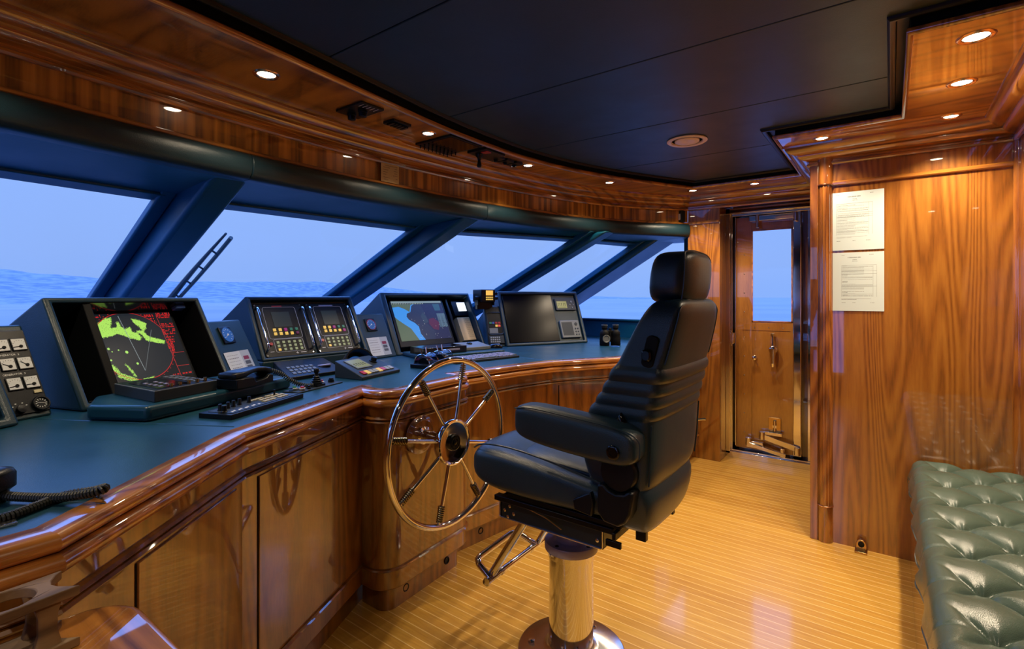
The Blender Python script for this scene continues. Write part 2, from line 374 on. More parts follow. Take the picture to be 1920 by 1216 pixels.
# ================================================================== THE ROOM
m_ = MB(); m_.box(-2.2, 1.75, -1.4, 4.7, -0.05, 0.0); struct('floor', m_, 'teak_and_holly')
F = spline2([(-1.80, -1.3), (-1.88, -0.8), (-1.955, -0.25), (-2.01, 0.29), (-2.05, 0.6), (-2.09, 1.05), (-2.10, 1.5), (-2.07, 2.0), (-2.01, 2.5), (-1.88, 3.1), (-1.66, 3.62), (-1.30, 4.10)], 8)
WPATH = F + [(-0.335, 4.10), (-0.335, 3.11), (0.45, 3.11), (0.45, 1.0)]
K = spline2([(-1.44, -1.0), (-1.50, -0.1), (-1.515, 0.4), (-1.54, 0.78), (-1.59, 1.25), (-1.635, 1.7), (-1.64, 2.1), (-1.615, 2.42), (-1.53, 2.8), (-1.37, 3.21), (-1.127, 3.69)], 5) + \
    [(-0.497, 3.69), (-0.497, 2.76), (0.01, 2.76), (0.01, 1.88), (1.2, 1.88), (1.2, -1.0)]
def offset_poly(P, o):
    out = []; n = len(P)
    for i in range(n):
        a = Vector(P[i - 1]); b = Vector(P[i]); c = Vector(P[(i + 1) % n]); d1 = (b - a).normalized(); d2 = (c - b).normalized()
        n1 = Vector((d1.y, -d1.x)); n2 = Vector((d2.y, -d2.x)); q = (n1 + n2).normalized(); q = q / max(.3, q.dot(n1)); out.append((b.x + q.x * o, b.y + q.y * o))
    return out
K2 = offset_poly(K, -0.034)
outer = F + [(-1.30, 4.6), (1.72, 4.6), (1.72, -1.35)]
tri = tessellate_polygon([[Vector((x, y, 0)) for x, y in outer], [Vector((x, y, 0)) for x, y in K2]])
allp = outer + K2
m_ = MB(); m_.add([(x, y, 2.05) for x, y in allp], tri)
struct('ceiling', m_, 'teak_soffit', smooth=False)
m_ = MB(); m_.sweep(K2 + [K2[0]], [(-0.012, 2.0505), (-0.010, 2.046), (-0.004, 2.044), (0.003, 2.047), (0.007, 2.054), (0.006, 2.063), (0.0, 2.068), (-0.004, 2.070)])
struct('trim_1', m_, 'teak_along_y')
m_ = MB(); m_.sweep(K2 + [K2[0]], [(-0.004, 2.069), (-0.004, 2.13)]); struct('wall_riser', m_, 'black_matte')  # riser face coloured black to stand for the recess shade
m_ = MB(); m_.sweep(K + [K[0]], [(-0.036, 2.105), (-0.006, 2.10), (-0.004, 2.084), (0.004, 2.079), (0.012, 2.079), (0.018, 2.085), (0.020, 2.096)])
struct('trim_2', m_, 'black_plastic')
m_ = MB(); m_.add([(x, y, 2.13) for x, y in outer], [tuple(range(len(outer)))]); struct('ceiling_deck', m_, 'black_matte', smooth=False)
bm = bmesh.new(); f0 = bm.faces.new([bm.verts.new((x, y, 2.092)) for x, y in K])
for ys in (-0.31, 0.36, 1.03, 1.70, 2.37, 3.04):
    for dy in (-0.0025, 0.0025):
        bmesh.ops.bisect_plane(bm, geom=bm.faces[:] + bm.edges[:] + bm.verts[:], plane_co=(0, ys + dy, 0), plane_no=(0, 1, 0))
    for f in bm.faces[:]:
        if abs(f.calc_center_median().y - ys) < 0.0024: bm.faces.remove(f)
ex = bmesh.ops.extrude_face_region(bm, geom=bm.faces[:]); bmesh.ops.translate(bm, vec=(0, 0, 0.03), verts=[v for v in ex['geom'] if isinstance(v, bmesh.types.BMVert)])
bmesh.ops.recalc_face_normals(bm, faces=bm.faces)
me = bpy.data.meshes.new('ceiling_panels'); bm.to_mesh(me); bm.free(); me.materials.append(MATS['ceiling_vinyl']); o = bpy.data.objects.new('ceiling_panels', me); COL.objects.link(o); o['kind'] = 'structure'
b_ = o.modifiers.new('b', 'BEVEL'); b_.width = 0.003; b_.segments = 2; b_.limit_method = 'ANGLE'; b_.angle_limit = R(50)

# crown moulding, veneered fascia and its bead
CROWN = [(0.0, 1.955), (0.004, 1.952), (0.016, 1.952), (0.022, 1.958), (0.022, 1.966), (0.012, 1.972), (0.012, 1.980), (0.034, 1.986), (0.052, 1.994), (0.060, 2.004), (0.060, 2.010),
                            (0.074, 2.012), (0.096, 2.020), (0.110, 2.034), (0.113, 2.042), (0.122, 2.042), (0.124, 2.051)]
nF = len(F)
for nm_, a_, b_, mt_ in (('trim_3', 0, nF - 1, 'teak_along_y'), ('trim_21', nF - 1, nF, 'teak_along_x'), ('trim_22', nF, nF + 1, 'teak_along_y'), ('trim_23', nF + 1, nF + 2, 'teak_along_x'), ('trim_24', nF + 2, nF + 3, 'teak_along_y')):
    m_ = MB(); m_.sweep(WPATH, CROWN, sub=(a_, b_)); struct(nm_, m_, mt_)
m_ = MB(); m_.sweep(F, [(0.0, 1.84), (0.0, 1.96)]); struct('wall_front', m_, 'teak_band')
m_ = MB(); m_.sweep(F + [(-1.06, 4.10)], [(0.0, 1.862), (0.008, 1.862), (0.014, 1.856), (0.014, 1.848), (0.008, 1.842), (0.0, 1.842)]); struct('trim_4', m_, 'teak_along_y')
# padded leather header above the windows, with a seam where the hides meet, and the padded soffit out to the glass
pr = [(-0.01, 1.850), (0.010, 1.846), (0.026, 1.834), (0.034, 1.812), (0.034, 1.785), (0.028, 1.764), (0.012, 1.748), (-0.006, 1.744), (-0.05, 1.744)]
def subpath(a, b):
    e_ = lambda y: (float(np.interp(y, [p[1] for p in F], [p[0] for p in F])), y)
    return ([e_(a)] if a > F[0][1] else []) + [p for p in F if a < p[1] < b] + ([e_(b)] if b < F[-1][1] else [])
for i, (a, b) in enumerate(((-1.4, 1.02), (1.02, 2.43), (2.43, 4.2))):
    pts = subpath(a, b)
    m_ = MB(); m_.sweep(pts, pr + [(-0.05, 1.83)], closed=True); struct('trim_%d' % (5 + i), m_, 'green_leather', bevel=0.004)
TOPW = [(-2.36, -1.35), (-2.60, 0.95), (-2.50, 2.35), (-1.96, 3.47), (-1.76, 4.10)]
KS = [0.46, 0.46, 0.46, 0.50, 0.60]
def wpt(i, z, t=None):       # on the glass line i at height z
    return (TOPW[i][0] - (1.70 - z) / KS[i], TOPW[i][1], z)
low = [wpt(i, 1.06) for i in range(5)]
n1 = len(F); vs = [(x - 0.0, y, 1.748) for x, y in F] + [(x, y, 1.705) for x, y in TOPW] + [(-1.46, 4.44, 1.748)]
top_idx = [min(range(5), key=lambda k: abs(TOPW[k][1] - p[1])) for p in F]
fs = []
for i in range(n1 - 1):
    a, b = top_idx[i], top_idx[i + 1]; fs.append((i, i + 1, n1 + a))
    if a != b: fs.append((i + 1, n1 + b, n1 + a))
fs.append((n1 - 1, n1 + 5, n1 + 4)); 
m_ = MB(); m_.add(vs, fs); struct('soffit_front', m_, 'window_leather', smooth=False)
# dark lip round the head of the glass
m_ = MB()
for i in range(4):
    a, b = Vector((*TOPW[i], 1.705)), Vector((*TOPW[i + 1], 1.705)); d = (b - a).normalized(); q = Vector((d.y, -d.x, 0))
    for lo, hi, z0, z1 in ((0.0, 0.10, 1.690, 1.716),):
        m_.add([tuple(a + q * lo + Vector((0, 0, z0 - 1.705))), tuple(b + q * lo + Vector((0, 0, z0 - 1.705))), tuple(b + q * hi + Vector((0, 0, z0 - 1.705 + .012))), tuple(a + q * hi + Vector((0, 0, z0 - 1.705 + .012))),
                tuple(a + q * lo + Vector((0, 0, z1 - 1.705))), tuple(b + q * lo + Vector((0, 0, z1 - 1.705))), tuple(b + q * hi + Vector((0, 0, z1 - 1.705))), tuple(a + q * hi + Vector((0, 0, z1 - 1.705)))],
               [(0, 1, 2, 3), (7, 6, 5, 4), (0, 4, 5, 1), (1, 5, 6, 2), (2, 6, 7, 3), (3, 7, 4, 0)])
struct('trim_8', m_, 'window_leather', bevel=0.006)
# glass panes, one window each, and the raked posts between them
for i in range(4):
    a, b, c, d = (TOPW[i][0], TOPW[i][1], 1.70), (TOPW[i + 1][0], TOPW[i + 1][1], 1.70), wpt(i + 1, 1.06), wpt(i, 1.06)
    m_ = MB(); m_.add([a, b, c, d], [(0, 1, 2, 3)]); struct('window_%d' % (i + 1), m_, 'window_glass', smooth=False)
m_ = MB(); m_.add([(-1.76, 4.42, 1.70), (-1.40, 4.42, 1.76), (-1.40, 4.42, 1.06), (-3.0, 4.42, 1.06), (-2.83, 4.42, 1.06)], [(0, 1, 2, 4)]); struct('window_5', m_, 'window_glass', smooth=False)
# post: (y0, y1, inner face x at z 1.745, slope, glass x at 1.70)
def post(n, y0, y1, xi, k, xg, kg, lip=0.05, skew=0.0):
    z0, z1 = 1.02, 1.752
    def xi_(z): return xi - (1.745 - z) / k
    def xg_(z): return xg - (1.70 - z) / kg
    m_ = MB(); m_.add([(xi_(z0), y0 - skew, z0), (xi_(z0), y1 - skew, z0), (xg_(z0), y1 - skew, z0), (xg_(z0), y0 - skew, z0), (xi_(z1), y0, z1), (xi_(z1), y1, z1), (xg_(z1), y1, z1), (xg_(z1), y0, z1)],
                      [(0, 1, 2, 3), (7, 6, 5, 4), (0, 4, 5, 1), (1, 5, 6, 2), (2, 6, 7, 3), (3, 7, 4, 0)])
    struct('pillar_%d' % n, m_, 'window_leather', bevel=0.022, seg=4)
    m_ = MB()
    for ya, yb in ((y0 - lip, y0), (y1, y1 + lip * 0.5)):
        m_.add([(xg_(z0) + .10, ya - skew, z0), (xg_(z0) + .10, yb - skew, z0), (xg_(z0) + .01, yb - skew, z0), (xg_(z0) + .01, ya - skew, z0), (xg_(z1) + .10, ya, z1), (xg_(z1) + .10, yb, z1), (xg_(z1) + .01, yb, z1), (xg_(z1) + .01, ya, z1)],
               [(0, 1, 2, 3), (7, 6, 5, 4), (0, 4, 5, 1), (1, 5, 6, 2), (2, 6, 7, 3), (3, 7, 4, 0)])
    struct('trim_%d' % (8 + n), m_, 'window_leather', bevel=0.008)
post(1, 0.905, 1.050, -2.14, 0.462, -2.60, 0.46, 0.062)
post(2, 2.275, 2.425, -2.045, 0.440, -2.50, 0.45, 0.06)
post(3, 3.400, 3.545, -1.675, 0.485, -1.96, 0.50, 0.055)
post(4, 4.03, 4.40, -1.50, 0.592, -1.76, 0.60, 0.04)
m_ = MB(); m_.box(-1.415, -1.30, 4.36, 4.46, 1.0, 1.80); struct('pillar_5', m_, 'window_leather', bevel=0.006)
# sills and the low dash wall under the glass
m_ = MB(); m_.sweep([(p[0] + 0.03, p[1]) for p in low], [(0.0, 0.88), (0.0, 1.05), (-0.03, 1.062), (-0.10, 1.062), (-0.10, 1.0)]); struct('trim_20', m_, 'window_leather')
m_ = MB(); m_.box(-2.85, -1.30, 4.38, 4.50, 0.88, 1.045); struct('wall_side_low', m_, 'window_leather', bevel=0.006)
m_ = MB(); m_.box(-2.83, -1.30, 4.36, 4.46, 1.045, 1.064); struct('trim_13', m_, 'window_leather', bevel=0.006)
m_ = MB(); m_.box(-1.78, -1.30, 4.40, 4.6, 1.755, 1.90); m_.box(-1.72, -1.30, 4.10, 4.6, 1.80, 1.84); struct('wall_side_high', m_, 'window_leather')
# port side wall: veneered pier, door recess
m_ = MB(); m_.box(-1.300, -1.055, 4.10, 4.62, 0, 2.06); struct('wall_side', m_, 'teak_panel', bevel=0.004)
m_ = MB(); m_.box(-1.07, -0.30, 4.12, 4.62, 1.975, 2.06); struct('wall_door_head', m_, 'teak_along_x', bevel=0.004)
m_ = MB(); m_.box(-0.462, -0.30, 4.27, 4.62, 0, 1.98); struct('wall_door_side', m_, 'teak_upright', bevel=0.003)
# veneered bulkhead with its board edge, fluted column and panel beads
m_ = MB(); m_.box(-0.335, 0.46, 3.11, 4.6, 0, 2.06); struct('wall_bulkhead', m_, 'teak_panel')
m_ = MB(); m_.box(-0.341, -0.305, 3.088, 3.16, 0, 1.955); struct('trim_14', m_, 'teak_upright', bevel=0.003)
m_ = MB(); cx, cy, cr_ = -0.274, 3.106, 0.033
def flute(z0, z1, fl):
    ring = []
    for i in range(96):
        a = 2 * PI * i / 96; r = cr_ - (0.0035 * abs(math.sin(a * 7)) ** 0.7 if fl else 0) + (0.0015 if not fl else 0)
        ring.append((cx + r * math.cos(a), cy + r * math.sin(a)))
    m_.prism(ring, z0, z1)
flute(0, 0.187, False); flute(0.187, 1.85, True); flute(1.85, 2.0, False); struct('trim_15', m_, 'teak_upright', angle=60)
m_ = MB()
for z in (0.187, 1.85): m_.tube([(cx + 0.036 * math.cos(a * PI / 12), cy + 0.036 * math.sin(a * PI / 12), z) for a in range(24)], 0.0028, closed=True)
struct('trim_16', m_, 'copper_ring')
m_ = MB(); m_.sweep([(-0.335, 3.11), (0.45, 3.11)], [(0.0, 1.864), (0.010, 1.864), (0.016, 1.857), (0.015, 1.847), (0.008, 1.842), (0.0, 1.842)]); struct('trim_17', m_, 'teak_along_x')
m_ = MB(); m_.prism([(0.45 + 0.02 * math.cos(2 * PI * i / 24), 3.10 + 0.02 * math.sin(2 * PI * i / 24)) for i in range(24)], 0, 1.96); struct('trim_18', m_, 'teak_upright')
m_ = MB(); m_.box(0.45, 0.55, 1.0, 3.2, 0, 2.06); m_.box(0.45, 1.75, 0.92, 1.0, 0, 2.06); struct('wall_rear', m_, 'teak_panel')
m_ = MB(); m_.box(1.70, 1.78, -1.4, 1.0, 0, 2.06); struct('wall_aft', m_, 'teak_panel')
m_ = MB(); m_.box(-4.2, -1.35, -1.42, -1.34, 0, 1.06); m_.box(-4.2, -1.20, -1.42, -1.34, 1.78, 2.06); m_.box(-1.35, -1.05, -1.42, -1.34, 0, 2.06); m_.box(-1.20, -0.45, -1.42, -1.34, 1.92, 2.06); m_.box(-1.05, -0.45, -1.42, -1.34, 0, 0.30)
m_.box(-0.45, 1.75, -1.42, -1.34, 0, 2.06); struct('wall_starboard', m_, 'teak_upright')
m_ = MB(); m_.add([(-4.0, -1.38, 1.06), (-1.35, -1.38, 1.06), (-1.35, -1.38, 1.78), (-2.4, -1.38, 1.78)], [(0, 1, 2, 3)]); struct('window_6', m_, 'window_glass', smooth=False)
m_ = MB(); m_.box(-1.05, -0.45, -1.385, -1.375, 0.30, 1.92); struct('window_7', m_, 'window_glass')  # unseen glass door, added oversize to let in blue fill light
m_ = MB(); m_.box(-1.06, -1.03, -1.41, -1.335, 0.0, 1.95); m_.box(-0.47, -0.44, -1.41, -1.335, 0.0, 1.95); m_.box(-1.06, -0.44, -1.41, -1.335, 1.90, 1.95); m_.box(-1.06, -0.44, -1.41, -1.335, 0.28, 0.32); struct('trim_19', m_, 'chrome', bevel=0.003)  # polished frame of the added glass door

# ------------------------------------------------------------------ outside
m_ = MB(); m_.box(-3000, 200, -2500, 3000, -4.2, -4.0); struct('sea', m_, 'sea_water', smooth=False)
def hill(name, dist, a0, a1, hs, zb):
    vs = []; fs = []; n = 90
    for i in range(n + 1):
        t = i / n; a = R(a0 + (a1 - a0) * t); x, y = -math.sin(a), math.cos(a)
        h = np.interp(t, [q[0] for q in hs], [q[1] for q in hs]) + 0.6 * math.sin(t * 61) + 0.4 * math.sin(t * 133 + 1)
        for k, (dd, hh) in enumerate(((-160, -1), (0, 0.35), (60, 0.7), (120, 1.0), (300, 0.0))):
            vs.append((x * (dist + dd), y * (dist + dd), zb + (h * hh if hh >= 0 else -3)))
        if i: fs += [((i - 1) * 5 + k, i * 5 + k, i * 5 + k + 1, (i - 1) * 5 + k + 1) for k in range(4)]
    m_ = MB(); m_.add(vs, fs); struct(name, m_, 'hill_haze')
hill('hills_near', 620, 50, 100, [(0, 4), (.14, 11), (.26, 20), (.4, 24), (.52, 26), (.66, 35), (.8, 42), (1, 46)], -4)
hill('hills_far', 1300, 20, 70, [(0, 2), (0.3, 10), (0.5, 12), (0.6, 30), (0.75, 44), (1, 40)], -4)
# windscreen wiper parked outside the second pane
t_ = thing('windscreen_wiper', (-3.735, 1.287, 1.205), 0, 'slim dark windscreen wiper standing outside the glass just past the first raked post', 'wiper')
A, B = Vector((0, 0, 0)), Vector((0.875, -0.010, 0.404))
d = B - A; m_ = MB(); m_.tube([tuple(A + d * k / 10 + Vector((0, 0.0, 0.010 * math.sin(PI * k / 10)))) for k in range(11)], [0.020 - 0.0014 * k for k in range(11)], 8); obj('arm', m_, 'dark_metal', t_)
m_ = MB(); m_.tube([tuple(A + d * (0.10 + 0.88 * k / 10) + Vector((0.0, 0.034, -0.010 - 0.008 * math.sin(PI * k / 10)))) for k in range(11)], 0.011, 8); obj('blade', m_, 'rubber', t_)
for k in (0.2, 0.4, 0.6, 0.8): m_ = MB(); m_.tube([tuple(A + d * k), tuple(A + d * k + Vector((0.0, 0.03, -0.02)))], 0.006, 6); obj('linkage', m_, 'dark_metal', t_)

# ================================================================== CEILING FITTINGS
def downlight(x, y, label, z=2.05, r=0.036, scale=1.0):
    r *= 1.12
    t = thing('downlight', (x, y, z), 0, label, 'ceiling light', 'round downlights recessed in the varnished soffit')
    m_ = MB(); m_.lathe([(r * 0.70, 0.012), (r * 0.72, 0.0), (r * 0.78, -0.003), (r * 0.92, -0.005), (r * 1.05, -0.0035), (r * 1.12, 0.0)], 40); obj('trim_ring', m_, 'copper_ring', t, angle=60)
    m_ = MB(); m_.lathe([(0.0, -0.0008), (r * 0.45, -0.0012), (r * 0.71, 0.0)], 28); obj('lens', m_, 'lamp_glow', t)
    l = bpy.data.lights.new('lamp', 'SPOT'); l.energy = LAMP_W * scale; l.color = (1.0, 0.80, 0.56); l.spot_size = R(125); l.spot_blend = 0.8; l.shadow_soft_size = 0.022
    lo = bpy.data.objects.new('lamp', l); COL.objects.link(lo); lo.parent = t; lo.location = (0, 0, -0.012); return t
downlight(-1.761, 0.922, 'round lit downlight in the varnished soffit above the radar hood', scale=0.5)
downlight(-1.774, 1.715, 'lit downlight in the soffit between the small switch block and the large black overhead panel', r=0.031, scale=0.5)
downlight(-1.730, 2.487, 'lit downlight at the far end of the row of overhead control boxes', r=0.031, scale=0.5)
downlight(-1.542, 3.191, 'lit downlight alone in the curved soffit beyond the overhead controls', r=0.031, scale=0.5)
downlight(-1.167, 3.797, 'lit downlight in the soffit corner above the veneered pier left of the door', r=0.031)
downlight(-0.753, 3.819, 'lit downlight in the soffit in front of the side door', r=0.031)
downlight(-0.272, 2.923, 'lit downlight in the soffit next to the top of the fluted column', r=0.031, scale=0.45)
downlight(0.209, 2.902, 'downlight closest to the bulkhead crown in the row of three at right', r=0.031)
downlight(0.208, 2.469, 'middle downlight in the row of three in the right soffit')
downlight(0.206, 2.059, 'largest downlight, first of the row of three in the right soffit', r=0.038)
downlight(-1.72, 0.12, 'downlight in the front soffit before the radar, out over the near desk', scale=0.5)  # extra lamp beyond the view, added to light the room
downlight(0.30, 0.2, 'downlight in the aft soffit behind the settee')  # lamp added out of view for more light from aft
downlight(-0.6, -1.15, 'downlight in the starboard soffit')  # out-of-view lamp added for more light from starboard

t_ = thing('ceiling_vent', (-0.86, 2.70, 2.092), 0, 'round cream air diffuser set in the dark panelled ceiling', 'vent')
m_ = MB(); m_.lathe([(0.100, 0.0), (0.102, -0.005), (0.094, -0.010), (0.080, -0.007), (0.074, 0.006), (0.074, 0.03)], 48); obj('rim', m_, 'vent_white', t_, angle=50)
m_ = MB(); m_.lathe([(0.0, -0.004), (0.03, -0.006), (0.056, -0.010), (0.062, -0.006), (0.062, 0.004), (0.03, 0.012), (0.0, 0.012)], 40); obj('disc', m_, 'vent_white', t_, angle=50)
m_ = MB(); m_.lathe([(0.0, 0.02), (0.076, 0.02)], 32); m_.cyl(0.006, 0.0, 0.02); obj('throat', m_, 'black_matte', t_)

# overhead control panels, hanging face down from the soffit (local z up, faces at negative z)
def plate(t, w, h, th=0.008, mat='black_plastic', name='face_plate', r=0.006):
    m_ = MB(); m_.prism([(x - w / 2, y - h / 2) for x, y in roundpoly(w, h, r)], -th, 0.002); return obj(name, m_, mat, t, bevel=0.0015)
def knob(t, x, y, r, h, z=-0.008, mat='black_plastic', name='knob'):
    m_ = MB(); m_.lathe([(r * 1.15, z), (r * 1.15, z - h * 0.25), (r, z - h * 0.3), (r * 0.95, z - h), (r * 0.8, z - h * 1.06), (0.0, z - h * 1.06)], 24, T(x, y, 0)); return obj(name, m_, mat, t, angle=50)
t_ = thing('overhead_panel', (-1.775, 1.325, 2.05), R(0), 'black overhead panel with two large knobs, in the soffit above the first seam', 'control panel')
plate(t_, 0.175, 0.115)
knob(t_, -0.055, 0.0, 0.017, 0.024); knob(t_, 0.012, 0.005, 0.017, 0.024)
m_ = MB()
for k in range(5): m_.box(0.045, 0.078, -0.04 + 0.018 * k, -0.0375 + 0.018 * k, -0.0087, -0.008)
obj('lettering', m_, 'mark_white', t_, smooth=False)
t_ = thing('switch_block', (-1.78, 1.53, 2.05), R(0), 'small black switch block with rocker switches beside the two-knob panel', 'switch')
plate(t_, 0.075, 0.105, 0.010)
for k in range(5):
    m_ = MB(); m_.box(-0.022, 0.022, -0.044 + 0.019 * k, -0.030 + 0.019 * k, -0.017, -0.009, ); obj('rocker', m_, 'dark_metal', t_, bevel=0.002)
t_ = thing('radio_panel', (-1.815, 1.90, 2.05), 0, 'largest black overhead panel, a glossy square screen with a bank of small switches', 'control panel')
plate(t_, 0.25, 0.235, 0.010)
m_ = MB(); m_.box(-0.02, 0.115, -0.105, 0.10, -0.0115, -0.010); obj('screen', m_, 'black_gloss', t_)
for i in range(3):
    for k in range(8):
        m_ = MB(); m_.lathe([(0.005, -0.010), (0.005, -0.016), (0.0032, -0.017), (0.0028, -0.027), (0.0, -0.028)], 12, T(-0.105 + 0.03 * i, -0.098 + 0.028 * k, 0)); obj('toggle', m_, 'dark_metal', t_)
t_ = thing('searchlight_control', (-1.752, 2.125, 2.05), 0, 'black overhead box with a downward joystick handle between the square screen and the small meters', 'control')
plate(t_, 0.13, 0.17, 0.014)
m_ = MB(); m_.lathe([(0.020, -0.014), (0.019, -0.026), (0.011, -0.034), (0.008, -0.050), (0.010, -0.058), (0.013, -0.074), (0.010, -0.084), (0.0, -0.086)], 20, T(-0.025, -0.03, 0)); obj('joystick', m_, 'black_plastic', t_, angle=60)
m_ = MB(); m_.box(0.01, 0.05, -0.06, -0.02, -0.018, -0.013); obj('rocker', m_, 'red_key', t_, bevel=0.002)
for i, (x, y) in enumerate(((-1.775, 2.235), (-1.768, 2.312), (-1.760, 2.388))):
    t_ = thing('dimmer_unit', (x, y, 2.05), 0, ('small black dimmer block touching the joystick box', 'small black dimmer block in the middle of three', 'small black dimmer block next to the far downlight')[i], 'dimmer', 'three dimmer blocks in a row on the soffit')
    plate(t_, 0.085, 0.066, 0.014)
    knob(t_, 0, 0, 0.012, 0.012, -0.014)
    m_ = MB(); m_.lathe([(0.003, -0.0145), (0.0, -0.0165)], 10, T(-0.028, 0.018, 0)); obj('pilot_light', m_, ('key_dim', 'key_red', 'lamp_white')[i], t_)
# small sensor on the fascia end, cream card on the fascia
t_ = thing('wall_sensor', (-1.335, 4.05, 1.905), R(-40), 'small black box with white face at the fascia end by the pier', 'sensor')
m_ = MB(); m_.box(-0.026, 0.026, -0.020, 0.02, -0.043, 0.043); obj('housing', m_, 'black_plastic', t_, bevel=0.004)
m_ = MB(); m_.box(-0.010, 0.020, -0.026, -0.019, -0.028, 0.020); obj('face', m_, 'white_plastic', t_, bevel=0.002)
def fx(y):   # fascia x at y
    return float(np.interp(y, [p[1] for p in F], [p[0] for p in F]))
def card_fn(S, T_):
    C = np.tile(np.array((0.50, 0.36, 0.17)), S.shape + (1,)) * (0.92 + 0.1 * rng.random(S.shape))[..., None]
    for k, (t, a, b) in enumerate(((0.86, .2, .85), (0.72, .2, .9), (0.63, .12, .5), (0.63, .75, .9), (0.53, .12, .4), (0.53, .7, .92), (0.43, .12, .35), (0.43, .72, .9), (0.33, .12, .3), (0.33, .65, .92), (0.2, .12, .5), (0.2, .8, .92), (0.11, .15, .4))):
        msk = (abs(T_ - t) < (0.03 if k == 0 else 0.016)) & (S > a) & (S < b) & (np.sin(S * 150 + k * 3) > -0.5); C[msk] = (0.10, 0.06, 0.03)
    return C
ya, yb = 1.678, 1.790
ang = math.atan2(yb - ya, fx(yb) - fx(ya))
t_ = thing('notice_card', (fx(ya) + 0.016, ya, 1.858), ang, 'yellowed cream card with lines of print on the veneer fascia above the second pane', 'card')
paint('sheet', T(0, -0.0015, 0) @ RX(R(90)), 0.112, 0.118, 70, 70, card_fn, 'printed', t_)
m_ = MB(); m_.box(0, 0.112, -0.001, 0.001, 0, 0.118); obj('backing', m_, 'card_cream', t_)

# ================================================================== PRINTED SHEETS ON THE BULKHEAD
def sheet_fn(seed, rows, x0, x1, top, bot, cols):
    r = np.random.default_rng(seed)
    def fn(S, T_):
        C = np.tile(np.array((0.62, 0.72, 0.73)), S.shape + (1,))
        def line(t, a, b, w=0.004, v=0.25, dash=True):
            m = (abs(T_ - t) < w) & (S > a) & (S < b)
            if dash: m &= (np.sin(S * r.uniform(180, 300) + r.uniform(0, 6)) > -0.6)
            C[m] = C[m] * v
        line(0.955, x0, x0 + .06, v=.4); line(0.955, .72, .80, v=.4); line(0.915, .3, .56, .006, .2); line(0.875, .4, .48, .005, .2); line(0.85, .39, .49, v=.4)
        for k in range(rows):
            t = top - (top - bot) * k / rows
            if r.random() < 0.12: continue
            b = r.choice([0.3, 0.45, 0.62, x1 - .08], p=[.2, .2, .25, .35]); line(t, x0 + .01, x0 + (b - x0 if b > x0 + .1 else .2), .0035, r.uniform(.25, .55))
        for t in cols: line(t, x0, x1, .002, .45, False)
        for s_ in (x0, x1 - .07, x1): C[(abs(S - s_) < .003) & (T_ < top) & (T_ > bot)] *= .6
        line(bot - .03, x0, x1 - .1, .004, .3); line(bot - .045, x0, x0 + .3, .004, .3)
        line(bot - .10, x0, x0 + .08, v=.4); line(bot - .10, .4, .46, v=.4); line(bot - .10, x1 - .12, x1 - .04, v=.4)
        return C
    return fn
for z, sd, lab, cols in ((1.507, 1, 'upper white printed checklist sheet on the veneered bulkhead beside the fluted column', (.80, .63, .60, .57)), (1.198, 2, 'lower white printed checklist sheet on the veneered bulkhead beside the fluted column', (.78, .68, .63, .42))):
    t_ = thing('printed_sheet', (-0.2415, 3.108, z), 0, lab, 'paper', 'printed sheets on the bulkhead')
    paint('print', T(0, -0.0016, 0) @ RX(R(90)), 0.216, 0.297, 150, 210, sheet_fn(sd, 34, .08 if sd == 1 else .18, .78 if sd == 1 else .86, .80 if sd == 1 else .77, .26 if sd == 1 else .24, cols), 'printed', t_)
    m_ = MB(); m_.box(0, 0.216, -0.0012, 0.0015, 0, 0.297); obj('paper', m_, 'white_plastic', t_)

# ================================================================== SIDE DOOR
t_ = thing('side_door', (-1.055, 4.30, 0), 0, 'varnished side door with tall blue window and mirror-polished frame', 'door')
w_ = 0.593
m_ = MB()     # polished frame, stepped
for a, b, y0, y1 in ((0.0, 0.034, -0.03, 0.10), (0.034, 0.046, -0.005, 0.10)):
    m_.box(a, b, y0, y1, 0.03, 1.965)
m_.box(w_ - 0.028, w_, 0.0, 0.10, 0.03, 1.965)
m_.box(0.0, w_, -0.03, 0.10, 1.925, 1.965); m_.box(0.04, w_, -0.005, 0.1, 1.905, 1.925)
m_.box(0.0, w_, -0.03, 0.10, 0.0, 0.05); m_.box(0.03, w_, -0.01, 0.1, 0.05, 0.062)
obj('door_frame', m_, 'chrome', t_, bevel=0.003)
m_ = MB(); m_.box(0.03, 0.075, 0.078, 0.11, 0.0, 1.97); m_.box(0.46, w_, 0.078, 0.11, 0.0, 1.97); m_.box(0.03, w_, 0.078, 0.11, 0.0, 0.10); m_.box(0.03, w_, 0.078, 0.11, 1.87, 1.98); obj('door_jamb', m_, 'teak_dark', t_)
m_ = MB()     # leaf with its window opening
lx0, lx1, z0, z1, ya_, yb_ = 0.060, 0.468, 0.075, 1.895, 0.035, 0.075
wx0, wx1, wz0, wz1 = 0.180, 0.462, 1.075, 1.79
m_.box(lx0, wx0, ya_, yb_, z0, z1); m_.box(wx1, lx1, ya_, yb_, wz0, wz1); m_.box(wx0, lx1, ya_, yb_, z0, wz0); m_.box(wx0, lx1, ya_, yb_, wz1, z1)
obj('door_leaf', m_, 'door_veneer', t_, bevel=0.0015)
m_ = MB(); m_.box(wx0, wx1, 0.052, 0.058, wz0, wz1); obj('pane', m_, 'window_glass', t_)
m_ = MB()
for a, b, c, d in ((wx0, wx0 + .008, wz0, wz1), (wx1 - .008, wx1, wz0, wz1), (wx0, wx1, wz0, wz0 + .008), (wx0, wx1, wz1 - .008, wz1)): m_.box(a, b, ya_ - 0.003, ya_ + 0.004, c, d)
obj('window_bead', m_, 'teak_nosing', t_)
m_ = MB(); m_.box(lx1, lx1 + 0.058, 0.0, 0.07, 0.08, 1.93); obj('edge_strip', m_, 'chrome', t_, bevel=0.008, seg=3)
